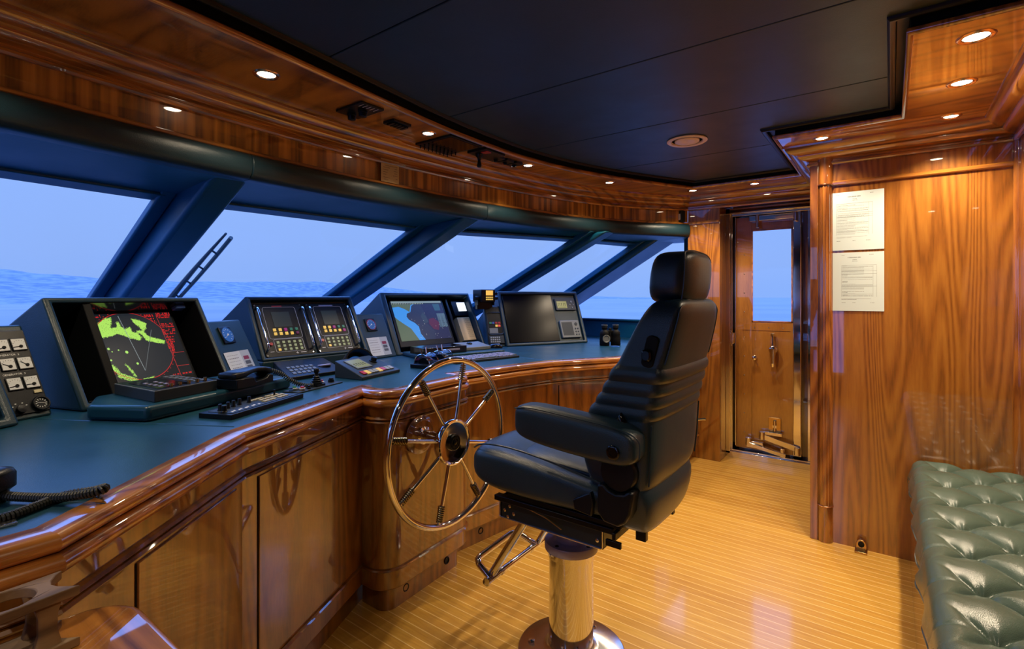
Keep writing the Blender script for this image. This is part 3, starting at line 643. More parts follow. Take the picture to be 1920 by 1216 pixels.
m_ = MB(); m_.box(lx1 + 0.058, w_ - 0.028, 0.05, 0.06, 0.05, 1.93); obj('rebate', m_, 'teak_dark', t_)
m_ = MB(); m_.box(0.11, lx1 - 0.02, ya_ - 0.001, ya_ + 0.003, 1.005, 1.008); obj('joint_line', m_, 'teak_dark', t_)
m_ = MB()
for z in (0.2, 0.35, 0.5, 0.65, 0.8, 0.95, 1.15, 1.3, 1.45, 1.6): m_ = MB(); m_.lathe([(0.0, 0.003), (0.004, 0.002), (0.005, 0.0)], 12, T(0.125, ya_, z) @ RX(R(90))); obj('screw', m_, 'chrome_soft', t_)
for x in (0.2, 0.3, 0.4): m_ = MB(); m_.lathe([(0.0, 0.003), (0.004, 0.002), (0.005, 0.0)], 12, T(x, ya_, 1.03) @ RX(R(90))); obj('screw', m_, 'chrome_soft', t_)
h = obj('door_handle', MB().lathe([(0.0, 0.05), (0.020, 0.05), (0.028, 0.044), (0.031, 0.02), (0.031, 0.0)], 24, T(0.335, ya_, 0.865) @ RX(R(90))), 'chrome', t_)
m_ = MB(); m_.loft([[(0.335 + a * 0.6, ya_ - 0.045 + b * 0.4, z) for a, b in rrect(0, 0, r, r, 2.5, 16)] for z, r in ((0.875, 0.036), (0.845, 0.034), (0.80, 0.026), (0.765, 0.026), (0.742, 0.022), (0.735, 0.010))]); obj('lever', m_, 'chrome', h)
m_ = MB(); m_.loft([[(0.330 + a * 0.6, ya_ - 0.02 + b * 0.5, z) for a, b in rrect(0, 0, r, r, 3, 16)] for z, r in ((0.885, 0.026), (0.92, 0.026), (0.96, 0.022), (0.985, 0.026), (0.99, 0.014))]); obj('latch_arm', m_, 'chrome', h)
m_ = MB(); m_.lathe([(0.012, 0.0), (0.014, 0.006), (0.006, 0.010), (0.006, 0.028), (0.015, 0.032), (0.016, 0.042), (0.0, 0.048)], 24, T(0.205, ya_, 0.795) @ RX(R(90))); obj('knob', m_, 'chrome', t_)
m_ = MB(); m_.box(0.030, 0.062, -0.035, 0.01, 0.90, 0.985); m_.cyl(0.007, 0.885, 1.0, 12, T(0.046, -0.035, 0)); obj('lock_catch', m_, 'chrome', t_, bevel=0.004)
m_ = MB(); m_.cyl(0.005, 0.09, 1.9, 10, T(0.064, 0.02, 0)); obj('piano_hinge', m_, 'chrome', t_)
m_ = MB(); m_.box(0.300, 0.385, ya_ - 0.012, ya_ + 0.001, 0.235, 0.345); obj('bolt_plate', m_, 'brass', t_, bevel=0.002)
m_ = MB(); m_.cyl(0.010, 0.245, 0.325, 14, T(0.345, ya_ - 0.022, 0)); m_.box(0.333, 0.357, ya_ - 0.03, ya_ - 0.01, 0.27, 0.29); obj('bolt', m_, 'chrome', t_)
m_ = MB()
m_.box(0.0, 0.245, -0.014, 0.0, -0.02, 0.02, T(0.265, -0.01, 0.200) @ RY(R(14)))
m_.box(0.0, 0.27, -0.014, 0.0, -0.014, 0.014, T(0.16, -0.02, 0.130) @ RY(R(11)))
for x, z, r in ((0.262, 0.205, 0.024), (0.50, 0.125, 0.022), (0.165, 0.145, 0.024), (0.40, 0.10, 0.018)): m_.cyl(r, -0.03, 0.03, 20, T(x, -0.012, z))
m_.box(0.15, 0.27, -0.02, 0.01, 0.100, 0.150); m_.box(0.27, 0.40, -0.02, 0.01, 0.215, 0.240)
obj('closer_arm', m_, 'chrome', t_, bevel=0.003)
m_ = MB(); m_.box(0.17, 0.49, -0.015, 0.02, 1.855, 1.895); m_.cyl(0.012, 1.80, 1.90, 14, T(0.23, -0.02, 0)); m_.cyl(0.014, 1.83, 1.90, 14, T(0.49, -0.02, 0)); obj('top_closer', m_, 'chrome', t_, bevel=0.003)
# floor catch at the foot of the bulkhead
t_ = thing('door_stop', (-0.118, 3.072, 0), 0, 'small brass door holder on the floor at the foot of the bulkhead', 'door stop')
m_ = MB(); m_.box(-0.026, 0.026, -0.028, 0.030, 0, 0.010); m_.loft([[(a, y, 0.030 + b) for a, b in rrect(0, 0, 0.021, 0.029, 2.6, 24)] for y in (0.0, 0.030)]); obj('body', m_, 'brass', t_, bevel=0.002)
m_ = MB(); m_.lathe([(0.012, 0.0), (0.013, 0.006), (0.008, 0.007), (0.006, 0.003), (0.0, 0.003)], 24, T(0, 0.0, 0.038) @ RX(R(90))); obj('socket', m_, 'dark_metal', t_)

# ================================================================== CONSOLE JOINERY
ZT = 0.895
GLEFT = [(-1.105, -1.34), (-1.112, 0.20), (-1.478, 0.655), (-1.800, 1.345)]
def arc(cx, cy, r, a0, a1, n=6): return [(cx + r * math.cos(R(a0 + (a1 - a0) * i / n)), cy + r * math.sin(R(a0 + (a1 - a0) * i / n))) for i in range(n + 1)]
GBOX = [(-1.768, 1.345)] + arc(-1.675, 1.385, 0.04, -90, 0, 6) + arc(-1.700, 1.762, 0.04, 0, 90, 6) + [(-1.742, 1.802)]
GRIGHT = [(-1.757, 1.81), (-1.735, 1.93), (-1.690, 2.263), (-1.622, 2.529), (-1.395, 2.925), (-1.290, 3.25), (-1.270, 4.10)]
top = GLEFT[:-1] + [(-1.800, 1.345)] + GBOX[1:-1] + GRIGHT[1:] + [(-1.30, 4.40), (-3.0, 4.40)] + [(low[3][0] + .12, low[3][1]), (low[2][0] + .12, low[2][1]), (low[1][0] + .12, low[1][1]), (low[0][0] + .12, -1.32)]
t_ = thing('console_worktop', (0, 0, 0), 0, 'long angled console worktop covered in dark green leather with varnished bullnose edge', 'worktop')
m_ = MB(); m_.prism(top, ZT - 0.02, ZT); obj('leather_top', m_, 'desk_leather', t_, bevel=0.002)
for a, b in (((-1.52, 0.70), (-2.35, 0.25)), ((-1.622, 2.529), (-2.2, 2.62)), ((-1.14, 0.30), (-2.0, -0.15))):
    m_ = MB(); m_.tube([(a[0], a[1], ZT - 0.0005), (b[0], b[1], ZT - 0.0005)], 0.0022, 6); obj('seam', m_, 'desk_leather', t_)   # raised seams in the hide
nose = [(-0.004, ZT - 0.004), (0.002, ZT + 0.002), (0.030, ZT + 0.001)] + [(0.046 + 0.016 * math.cos(R(a)), ZT - 0.015 + 0.016 * math.sin(R(a))) for a in range(80, -81, -16)] + [(0.046, ZT - 0.0305)] + [(0.055 + 0.016 * math.cos(R(a)), ZT - 0.0475 + 0.0155 * math.sin(R(a))) for a in range(85, -90, -16)] + [(0.048, ZT - 0.063), (0.0, ZT - 0.063)]
GL_L = GLEFT[:-1] + [(-1.803, 1.352)]
for P_, hd in ((GL_L, True), (GBOX, False), (GRIGHT, True)):
    m_ = MB(); m_.sweep(P_, nose, closed=True, hard=hd); obj('bullnose_edge', m_, 'teak_nosing', t_, angle=50)
body = [(0.052, 0.838), (0.052, 0.793), (0.060, 0.790), (0.064, 0.785), (0.060, 0.780), (0.051, 0.778), (0.060, 0.776), (0.064, 0.771), (0.059, 0.766), (0.052, 0.764),
        (0.052, 0.190), (0.060, 0.187), (0.064, 0.182), (0.059, 0.177), (0.052, 0.175), (0.052, 0.108), (0.048, 0.102), (0.012, 0.102), (0.012, 0.0)]
def seg(p, q): d = Vector(q) - Vector(p); return Matrix.Translation((p[0], p[1], 0)) @ RZ(math.atan2(d.y, d.x)), d.length
def cabinet(name, path, sub, label, doors, extra=None):
    t = thing(name, (0, 0, 0), 0, label, 'cabinet')
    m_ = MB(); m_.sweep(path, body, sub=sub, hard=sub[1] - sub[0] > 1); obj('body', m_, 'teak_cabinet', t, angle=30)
    for (p, q, a, b, z0, z1) in doors:      # doors lie on the outward face: local -y
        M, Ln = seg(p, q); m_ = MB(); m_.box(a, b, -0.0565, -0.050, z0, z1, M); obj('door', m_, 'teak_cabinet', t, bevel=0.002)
        for g_ in ((a - 0.004, a - 0.0005), (b + 0.0005, b + 0.004)): m_ = MB(); m_.box(g_[0], g_[1], -0.0535, -0.051, z0, z1, M); obj('door_gap', m_, 'black_matte', t)
    return t
cabinet('console_cabinet', GL_L, (0, 1), 'console cabinet nearest the side table, darkest in the corner', [(GLEFT[0], GLEFT[1], 0.9, 1.48, 0.2, 0.755)])
cabinet('console_cabinet', GL_L, (1, 2), 'angled varnished console cabinet door below the handset cord', [(GLEFT[1], GLEFT[2], 0.16, 0.54, 0.2, 0.755)])
cabinet('console_cabinet', GL_L, (2, 3), 'varnished cabinet door with wheel reflection, left of the helm pedestal', [(GLEFT[2], (-1.803, 1.352), 0.07, 0.60, 0.2, 0.755)])
hb = thing('helm_pedestal', (0, 0, 0), 0, 'rounded varnished helm pedestal carrying the ship wheel', 'cabinet')
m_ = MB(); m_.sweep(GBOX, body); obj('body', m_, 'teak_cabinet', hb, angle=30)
def vent(t, x, y, z, M): 
    m_ = MB(); m_.lathe([(0.011, -0.004), (0.012, 0.001), (0.015, 0.003), (0.017, 0.001), (0.017, -0.002)], 24, M @ T(x, y, z) @ RX(R(90))); m_.cyl(0.012, -0.004, -0.003, 20, M @ T(x, y, z) @ RX(R(90))); obj('socket_ring', m_, 'black_plastic', t)
Mb, _ = seg((-1.635, 1.345), (-1.660, 1.802)); vent(hb, 0.10, -0.013, 0.055, Mb); vent(hb, 0.36, -0.013, 0.055, Mb)
cr2 = cabinet('console_cabinet', GRIGHT, (0, 3), 'varnished cabinet recessed to the right of the helm pedestal, behind the wheel rim', [(GRIGHT[2], GRIGHT[3], -0.22, 0.22, 0.2, 0.755)])
Mr, _ = seg(GRIGHT[1], GRIGHT[2]); vent(cr2, 0.10, -0.013, 0.055, Mr)
cr3 = cabinet('console_cabinet', GRIGHT, (3, 4), 'angled varnished cabinet behind the chair armrest', [(GRIGHT[3], GRIGHT[4], 0.05, 0.40, 0.2, 0.755)])
cr4 = cabinet('console_cabinet', GRIGHT, (4, 6), 'long varnished cabinet running to the pier beyond the helm chair', [(GRIGHT[5], GRIGHT[6], 0.08, 0.78, 0.2, 0.755)])
Mr, _ = seg(GRIGHT[5], GRIGHT[6]); vent(cr4, 0.30, -0.013, 0.055, Mr)

# ================================================================== STEERING WHEEL
wh = thing('steering_wheel', (-1.400, 1.478, 0.696), 0, 'large polished chrome ship steering wheel with eight spokes', 'steering wheel')
WM = RY(R(90))          # local wheel axis z -> world x;  local x -> world -z
m_ = MB(WM); m_.tube([(0.322 * math.cos(2 * PI * i / 96), 0.322 * math.sin(2 * PI * i / 96), 0) for i in range(96)], 0.0125, 14, closed=True); obj('rim', m_, 'chrome', wh)
for k in range(8):
    a = R(13 + 45 * k); sp = MB(WM); cu, cv = -math.cos(a), math.sin(a)     # measured from straight up towards +y
    sp.tube([(cu * r, cv * r, z) for r, z in ((0.072, 0.006), (0.15, 0.006), (0.25, 0.003), (0.318, 0.0))], [0.0078, 0.0072, 0.0068, 0.0066], 12); so = obj('spoke', sp, 'chrome', wh)
    g = MB(WM)
    for j in range(8):
        r = 0.247 + 0.0078 * j; rr = 0.0135 - 0.0002 * j
        M = T(cu * r, cv * r, 0.002) @ Matrix(((cv, cu, 0, 0), (-cu, cv, 0, 0), (0, 0, 1, 0), (0, 0, 0, 1))) @ RX(R(-90))
        g.lathe([(0.007, -0.0032), (rr, -0.0026), (rr + .0012, 0), (rr, 0.0026), (0.007, 0.0032)], 14, M)
    obj('grip_coil', g, 'grip_bronze', so)
m_ = MB(WM); m_.lathe([(0.050, -0.020), (0.078, -0.012), (0.089, -0.004), (0.091, 0.014), (0.089, 0.021), (0.084, 0.023), (0.079, 0.020), (0.077, 0.016), (0.056, 0.0135), (0.034, 0.012)], 56); obj('hub', m_, 'chrome', wh, angle=50)
m_ = MB(WM); m_.lathe([(0.034, 0.010), (0.033, 0.020), (0.029, 0.023), (0.027, 0.020), (0.023, 0.020), (0.021, 0.023), (0.016, 0.023), (0.015, 0.020), (0.011, 0.020), (0.010, 0.024), (0.004, 0.026), (0.0, 0.026)], 36); obj('centre_cap', m_, 'dark_metal', wh, angle=30)
m_ = MB(WM); m_.lathe([(0.036, -0.168), (0.036, -0.150), (0.026, -0.145), (0.024, -0.05), (0.045, -0.018)], 40); obj('shaft', m_, 'chrome', wh, angle=50)
m_ = MB(WM); m_.lathe([(0.080, -0.180), (0.080, -0.172), (0.070, -0.168), (0.060, -0.160), (0.036, -0.160)], 48); obj('rosette', m_, 'teak_cabinet', wh, angle=30)

# ================================================================== HOODED INSTRUMENT PODS
def pod(name, P, Q, zb, zt, lean, label, back=0.42, fr=(0.030, 0.030, 0.030, 0.030), depth=0.14, mat='green_leather'):
    L = math.hypot(Q[0] - P[0], Q[1] - P[1]); rz = math.atan2(Q[1] - P[1], Q[0] - P[0]); h = zt - zb; hh = math.hypot(h, lean)
    t = thing(name, (P[0], P[1], zb), rz, label, 'instrument hood')
    S = Matrix(((1, 0, 0, 0), (0, lean / hh, -h / hh, 0), (0, h / hh, lean / hh, 0), (0, 0, 0, 1)))   # (u, v, w) on the slanted face
    l, r, b, u = fr
    def P3(a, c, w=0): return tuple(S @ Vector((a, c, w)))
    o_ = [P3(0, 0), P3(L, 0), P3(L, hh), P3(0, hh)]; i_ = [P3(l, b), P3(L - r, b), P3(L - r, hh - u), P3(l, hh - u)]
    c_ = [P3(l, b, -depth), P3(L - r, b, -depth), P3(L - r, hh - u, -depth), P3(l, hh - u, -depth)]
    bk = [(0.02, lean + back, 0.0), (L - 0.02, lean + back, 0.0), (L - 0.02, lean + back, h * 0.42), (0.02, lean + back, h * 0.42)]
    vs = o_ + i_ + c_ + bk; fs = []
    for k in range(4):
        k2 = (k + 1) % 4; fs += [(k, k2, 4 + k2, 4 + k), (4 + k, 4 + k2, 8 + k2, 8 + k), (k, 12 + k, 12 + k2, k2)]
    fs += [(8, 9, 10, 11), (15, 14, 13, 12)]
    m_ = MB(); m_.add(vs, fs); obj('shell', m_, mat, t, bevel=0.010, seg=4)
    m_ = MB(); m_.tube([P3(l * .5, b * .5, .003), P3(L - r * .5, b * .5, .003), P3(L - r * .5, hh - u * .5, .003), P3(l * .5, hh - u * .5, .003)], 0.0001, 4)
    return t, S, L, hh
def slab(name, S, u0, u1, v0, v1, w0, w1, mat, parent, bevel=0.0, rad=0.0, **k):
    m_ = MB(S)
    if rad: m_.prism([(u0 + a, v0 + b) for a, b in roundpoly(u1 - u0, v1 - v0, rad)], w0, w1)
    else: m_.box(u0, u1, v0, v1, w0, w1)
    return obj(name, m_, mat, parent, bevel=bevel, **k)

# --- far left hood, only its lower corner shows
A_, SA, LA, HA = pod('instrument_hood', (-1.705, -0.362), (-2.040, 0.340), ZT + 0.001, 1.27, 0.2, 'near hood at the left edge, only its lower corner in view', back=0.10)
slab('screen', SA, 0.05, LA - 0.05, 0.05, HA - 0.05, -0.10, -0.09, 'black_gloss', A_)
# --- radar hood
B_, SB, LB, HB = pod('instrument_hood', (-2.100, 0.496), (-2.301, 1.061), ZT + 0.001, 1.27, 0.2, 'big green leather hood around the radar screen', fr=(0.028, 0.022, 0.030, 0.020), depth=0.17)
slab('hood_lining', SB, 0.028, LB - 0.022, 0.030, 0.034, -0.17, -0.002, 'black_matte', B_)
slab('hood_lining', SB, 0.125, LB - 0.022, HB - 0.024, HB - 0.020, -0.17, -0.004, 'black_gloss', B_)
slab('hood_lining', SB, LB - 0.026, LB - 0.022, 0.034, HB - 0.02, -0.17, -0.004, 'black_matte', B_)
slab('hood_lining', SB, 0.125, LB - 0.022, 0.034, HB - 0.02, -0.17, -0.155, 'black_matte', B_)
mon = slab('monitor', SB, 0.165, 0.52, 0.060, 0.41, -0.155, -0.086, 'black_plastic', B_, bevel=0.004)
m_ = MB(SB); m_.add([(0.125, 0.034, -0.165), (0.125, 0.034, -0.03), (0.125, HB - 0.022, -0.01), (0.125, HB - 0.022, -0.165), (0.137, 0.034, -0.165), (0.150, 0.034, -0.02), (0.150, HB - 0.022, -0.006), (0.137, HB - 0.022, -0.165)],
                    [(0, 1, 2, 3), (7, 6, 5, 4), (0, 4, 5, 1), (1, 5, 6, 2), (2, 6, 7, 3), (3, 7, 4, 0)]); obj('side_shade', m_, 'black_matte', B_, bevel=0.003)
slab('cable_clip', SB, 0.500, 0.545, 0.385, 0.402, -0.06, -0.03, 'blue_key', B_, bevel=0.004)
zq = np.array([(690, 340), (1225, 325), (1340, 765), (800, 835)], float)     # corner proportions of the picture on the tube
def zmap(x, y):      # picture reading -> (s, t) with t up
    lo, hi = zq[3] , zq[0]
    t = 0.5
    for _ in range(12):
        L0 = zq[3] * (1 - t) + zq[0] * t; R0 = zq[2] * (1 - t) + zq[1] * t; s = (x - L0[0]) / (R0[0] - L0[0])
        B0 = zq[3] * (1 - s) + zq[2] * s; T0 = zq[0] * (1 - s) + zq[1] * s; t = (B0[1] - y) / (B0[1] - T0[1])
    return s, t
def zpoly(P): return [zmap(*p) for p in P]
LAND = [zpoly(P) for P in (
    [(712, 420), (740, 395), (775, 370), (818, 362), (815, 405), (805, 435), (850, 430), (845, 395), (862, 395), (875, 425), (895, 445), (930, 430), (942, 450), (940, 465), (975, 470), (1002, 505), (985, 523), (945, 515), (905, 500), (850, 475), (810, 492), (740, 505), (722, 465)],
    [(945, 370), (985, 378), (1045, 402), (1040, 440), (1020, 462), (1050, 498), (1110, 515), (1165, 528), (1150, 550), (1090, 540), (1030, 525), (1010, 490), (968, 462), (985, 455), (1012, 455), (990, 425), (965, 405)],
    [(756, 635), (770, 665), (795, 690), (822, 715), (835, 745), (880, 765), (940, 790), (940, 808), (880, 800), (820, 775), (815, 745), (785, 715), (762, 680)],
    [(868, 682), (890, 700), (915, 735), (935, 770), (930, 780), (905, 745), (885, 715)],
    [(972, 790), (1020, 782), (1055, 772), (1035, 800), (985, 806)])]
blobs = [zmap(*p) for p in ((780, 580), (890, 605), (950, 685), (840, 590), (788, 658), (800, 600))]
CC = zmap(985, 590); RX_, RY_ = 0.41, 0.50
def radar(S, T_):
    C = np.zeros(S.shape + (3,)); C[...] = (0.010, 0.012, 0.016)
    cu, cv = 0.39, 0.52; ru, rv = 0.47, 0.49
    q = ((S - cu) / ru) ** 2 + ((T_ - cv) / rv) ** 2
    C[(q < 1)] = (0.018, 0.022, 0.028)
    n = rng.random(S.shape); nn = (n + np.roll(n, 1, 0) + np.roll(n, 1, 1) + np.roll(n, -1, 1) + np.roll(n, -2, 1)) / 5
    jx = (nn - .5) * 0.05; jy = (np.roll(nn, 3, 0) - .5) * 0.04
    for k, P in enumerate(LAND):
        m = inpoly(S + jx, T_ + jy, P) & (nn > (0.27 if k < 2 else 0.40)); C[m] = (0.42, 0.78, 0.12)
    for k, (a, b) in enumerate(blobs):
        C[((S - a) / .014) ** 2 + ((T_ - b) / .016) ** 2 < (1, 1.6, 1, .4, .6, .3)[k]] = (0.42, 0.78, 0.15)
    C[abs(np.sqrt(q) - 1) < 0.008] = (0.55, 0.015, 0.02)
    h0 = zmap(995, 735)
    for a, b in ((zmap(862, 350), h0), (zmap(1075, 450), h0)):
        d = np.array(b) - np.array(a); L_ = np.hypot(*d); s_ = ((S - a[0]) * d[0] + (T_ - a[1]) * d[1]) / L_ ** 2
        dist = abs((S - a[0]) * d[1] - (T_ - a[1]) * d[0]) / L_; C[(dist < 0.0032) & (s_ > 0) & (s_ < 1)] = (0.25, 0.30, 0.32) if a[0] < .5 else (0.12, 0.14, 0.15)
    r = np.random.default_rng(11)
    def words(s0, s1, t0, t1, nrow):
        for k in range(nrow):
            t = t0 + (t1 - t0) * k / max(1, nrow - 1); x = s0
            while x < s1:
                w = r.uniform(.008, .05)
                if r.random() < .8: C[(S > x) & (S < min(x + w, s1)) & (abs(T_ - t) < .0085) & (np.sin(S * 420 + k * 5) > -.35)] = (0.75, 0.02, 0.02)
                x += w + .012
    words(.80, .995, .985, .92, 4); words(.82, .99, .82, .77, 3); words(.80, .99, .73, .66, 4); words(.82, .93, .61, .57, 2)
    words(.80, .96, .56, .53, 2); words(.80, .88, .50, .39, 6); words(.64, .76, .965, .93, 3); words(.68, .76, .91, .87, 2); words(.02, .11, .985, .96, 2); words(.72, .98, .035, .035, 1)
    for a in range(0, 360, 8):
        for f in (1.03, 1.05):
            pass
        cx_, cy_ = cu + ru * 1.045 * math.cos(R(a)), cv + rv * 1.045 * math.sin(R(a)); C[(abs(S - cx_) < .006) & (abs(T_ - cy_) < .005)] = (0.4, 0.02, 0.02)
    for t in (.36, .155): C[(abs(T_ - t) < .0035) & (S > .82) & (S < .99)] = (0.45, .03, .03)
    C[(abs(S - (.80 + .02 * (1 - T_))) < .003) & (T_ < .95)] = (0.45, .03, .03)
    return C
paint('radar_picture', SB @ T(0.188, 0.097, -0.0845), 0.318, 0.296, 330, 300, radar, 'screen', mon)

# --- generator gauge panel between the near hood and the radar hood
def gauge_panel(P, Q, zb, zt, lean, label, back=0.05, mat='green_leather'):
    L = math.hypot(Q[0] - P[0], Q[1] - P[1]); h = zt - zb; hh = math.hypot(h, lean)
    t = thing('gauge_panel', (P[0], P[1], zb), math.atan2(Q[1] - P[1], Q[0] - P[0]), label, 'gauge panel')
    S = Matrix(((1, 0, 0, 0), (0, lean / hh, -h / hh, 0), (0, h / hh, lean / hh, 0), (0, 0, 0, 1)))
    m_ = MB(); m_.add([(0, 0, 0), (L, 0, 0), (L, lean, h), (0, lean, h), (0, lean + 0.02, 0), (L, lean + 0.02, 0), (L, lean + 0.02, h - 0.005), (0, lean + 0.02, h - 0.005)],
                      [(0, 1, 2, 3), (5, 4, 7, 6), (0, 3, 7, 4), (1, 5, 6, 2), (3, 2, 6, 7), (0, 4, 5, 1)]); obj('shell', m_, mat, t, bevel=0.008, seg=3)
    return t, S, L, hh
G_, SG, LG, HG = gauge_panel((-2.093, 0.307), (-2.137, 0.430), ZT, 1.18, 0.15, 'black generator panel with rows of square white meters')
slab('face_plate', SG, 0.000, 0.126, 0.018, 0.300, 0.0, 0.004, 'black_plastic', G_, bevel=0.0015)
for (cu, cv), ang in (((0.057, 0.249), 200), ((0.1005, 0.249), 185), ((0.057, 0.184), 150), ((0.1005, 0.184), 138), ((0.057, 0.118), 188), ((0.1005, 0.118), 182)):
    g = slab('meter', SG, cu - .0195, cu + .0195, cv - .0215, cv + .0215, 0.004, 0.008, 'black_plastic', G_, bevel=0.001)
    slab('dial', SG, cu - .0170, cu + .0170, cv - .0185, cv + .0185, 0.008, 0.0085, 'dial_face', g)
    m_ = MB(SG); px, pv = cu + 0.003, cv - 0.008; m_.cyl(0.0048, 0.0085, 0.011, 16, T(px, pv, 0)); ca, sa = math.cos(R(ang)), math.sin(R(ang))
    m_.tube([(px, pv, 0.0098), (px + ca * 0.020, pv + sa * 0.020, 0.0098)], 0.0008, 5); obj('needle', m_, 'black_matte', g)
    m_ = MB(SG)
    for k in range(7):
        a = R(165 - 20 * k); m_.box(-0.0005, 0.0005, -0.0015, 0.0015, 0.0085, 0.0088, T(px + 0.019 * math.cos(a) - .002, pv + 0.021 * math.sin(a), 0) @ RZ(a - PI / 2))
    obj('tick_marks', m_, 'black_matte', g)
text('lettering', 'GENERATOR  2', 0.0085, SG @ T(0.036, 0.2135, 0.0042), 'mark_white', G_); text('lettering', 'GENERATOR  3', 0.0085, SG @ T(0.036, 0.1475, 0.0042), 'mark_white', G_)
slab('rocker', SG, 0.098, 0.118, 0.079, 0.090, 0.004, 0.008, 'cream_key', G_, bevel=0.001)
m_ = MB(SG); m_.lathe([(0.0225, 0.004), (0.024, 0.010), (0.022, 0.013), (0.019, 0.013), (0.018, 0.009), (0.0, 0.009)], 32, T(0.105, 0.043, 0)); g = obj('round_gauge', m_, 'black_plastic', G_)
m_ = MB(SG)
for k in range(12): a = R(30 * k); m_.box(-.0008, .0008, -.002, .002, .009, .0095, T(0.105 + .013 * math.cos(a), 0.043 + .013 * math.sin(a), 0) @ RZ(a - PI / 2))
m_.tube([(0.095, 0.046, .0095), (0.115, 0.041, .0095)], .0008, 5); obj('dial_marks', m_, 'mark_white', g)
m_ = MB(SG); m_.lathe([(0.013, 0.004), (0.012, 0.014), (0.0, 0.015)], 20, T(0.052, 0.034, 0)); g = obj('rotary_switch', m_, 'black_plastic', G_)
m_ = MB(SG)
for k in (-60, -25, 25, 60): a = R(90 - k); m_.box(-.002, .002, -.0012, .0012, .004, .0045, T(0.052 + .020 * math.cos(a), 0.036 + .020 * math.sin(a), 0))
obj('switch_marks', m_, 'mark_white', g)

# --- autopilot hood with the twin keypad units
C_, SC_, LC, HC = pod('instrument_hood', (-2.480, 1.280), (-2.480, 1.920), 0.95, 1.275, 0.18, 'green leather hood holding the twin black keypad units', fr=(0.024, 0.024, 0.020, 0.022), depth=0.035)
m_ = MB(); m_.box(0.0, 0.64, 0.0, 0.30, -0.054, -0.001); obj('apron', m_, 'green_leather', C_, bevel=0.008, seg=3)
for k, u0 in enumerate((0.036, 0.330)):
    u1 = u0 + 0.268; cp = slab('control_unit', SC_, u0, u1, 0.026, 0.334, -0.033, -0.022, 'black_plastic', C_, bevel=0.002, rad=0.01)
    pw = u1 - u0
    m_ = MB(SC_); m_.tube([(u0 + 0.045 + a, 0.128 + b, -0.0215) for a, b in roundpoly(0.182, 0.185, 0.012)], 0.0008, 5, closed=True)
    m_.tube([(u0 + 0.060 + a, 0.052 + b, -0.0215) for a, b in roundpoly(0.160, 0.072, 0.008)], 0.0008, 5, closed=True)
    m_.box(u0 + .19, u0 + .222, .040, .0435, -.0222, -.0214); m_.box(u0 + .170, u0 + .172, .034, .048, -.0222, -.0214); m_.box(u0 + .164, u0 + .178, .040, .042, -.0222, -.0214); m_.box(u0 + .028, u0 + .048, .055, .058, -.0222, -.0214)
    obj('outline_marks', m_, 'mark_white', cp)
    slab('display', SC_, u0 + 0.086, u0 + 0.186, 0.195, 0.285, -0.022, -0.0205, 'lcd_green', cp)
    slab('name_strip', SC_, u0 + (.10 if k == 0 else .085), u0 + (.155 if k == 0 else .175), 0.3155, 0.3225, -.022, -.021, 'red_key' if k == 0 else 'steel_violet', cp)
    for r_, cols in enumerate((('key_amber', 'key_amber', 'key_magenta', 'green_key', 'green_key'), ('key_amber', 'key_amber', 'key_amber', 'key_amber', 'purple_key' if k == 0 else 'key_magenta'))):
        for c_, mt in enumerate(cols):
            x = u0 + 0.072 + 0.0305 * c_; y = 0.170 - 0.0225 * r_; slab('button', SC_, x, x + 0.0155, y, y + 0.0165, -0.022, -0.017, mt, cp, bevel=0.0015)
    for r_ in range(3):
        for c_ in range(5):
            x = u0 + 0.073 + 0.0305 * c_; y = 0.100 - 0.0205 * r_; slab('button', SC_, x, x + 0.0135, y, y + 0.013, -0.022, -0.018, 'key_amber' if (r_ == 2 and c_ == 0) else 'key_dim', cp, bevel=0.0012)
    m_ = MB(SC_); m_.cyl(0.0085, -0.022, -0.014, 18, T(u0 + 0.040, 0.098, 0)); obj('push_button', m_, 'red_key', cp)
    for a, b in ((.008, .010), (pw - .008, .010), (.008, .298), (pw - .008, .298)): m_ = MB(SC_); m_.cyl(0.004, -0.022, -0.019, 12, T(u0 + a, .026 + b, 0)); obj('screw', m_, 'chrome_soft', cp)
    for uu in (u0 + 0.008, u1 - 0.010):
        m_ = MB(SC_); m_.tube(spline([(uu, 0.058, -0.024), (uu, 0.062, -0.004), (uu, 0.075, 0.006), (uu, 0.18, 0.008), (uu, 0.285, 0.006), (uu, 0.298, -0.004), (uu, 0.300, -0.024)], 5), 0.0062, 10); obj('handle', m_, 'chrome', cp)

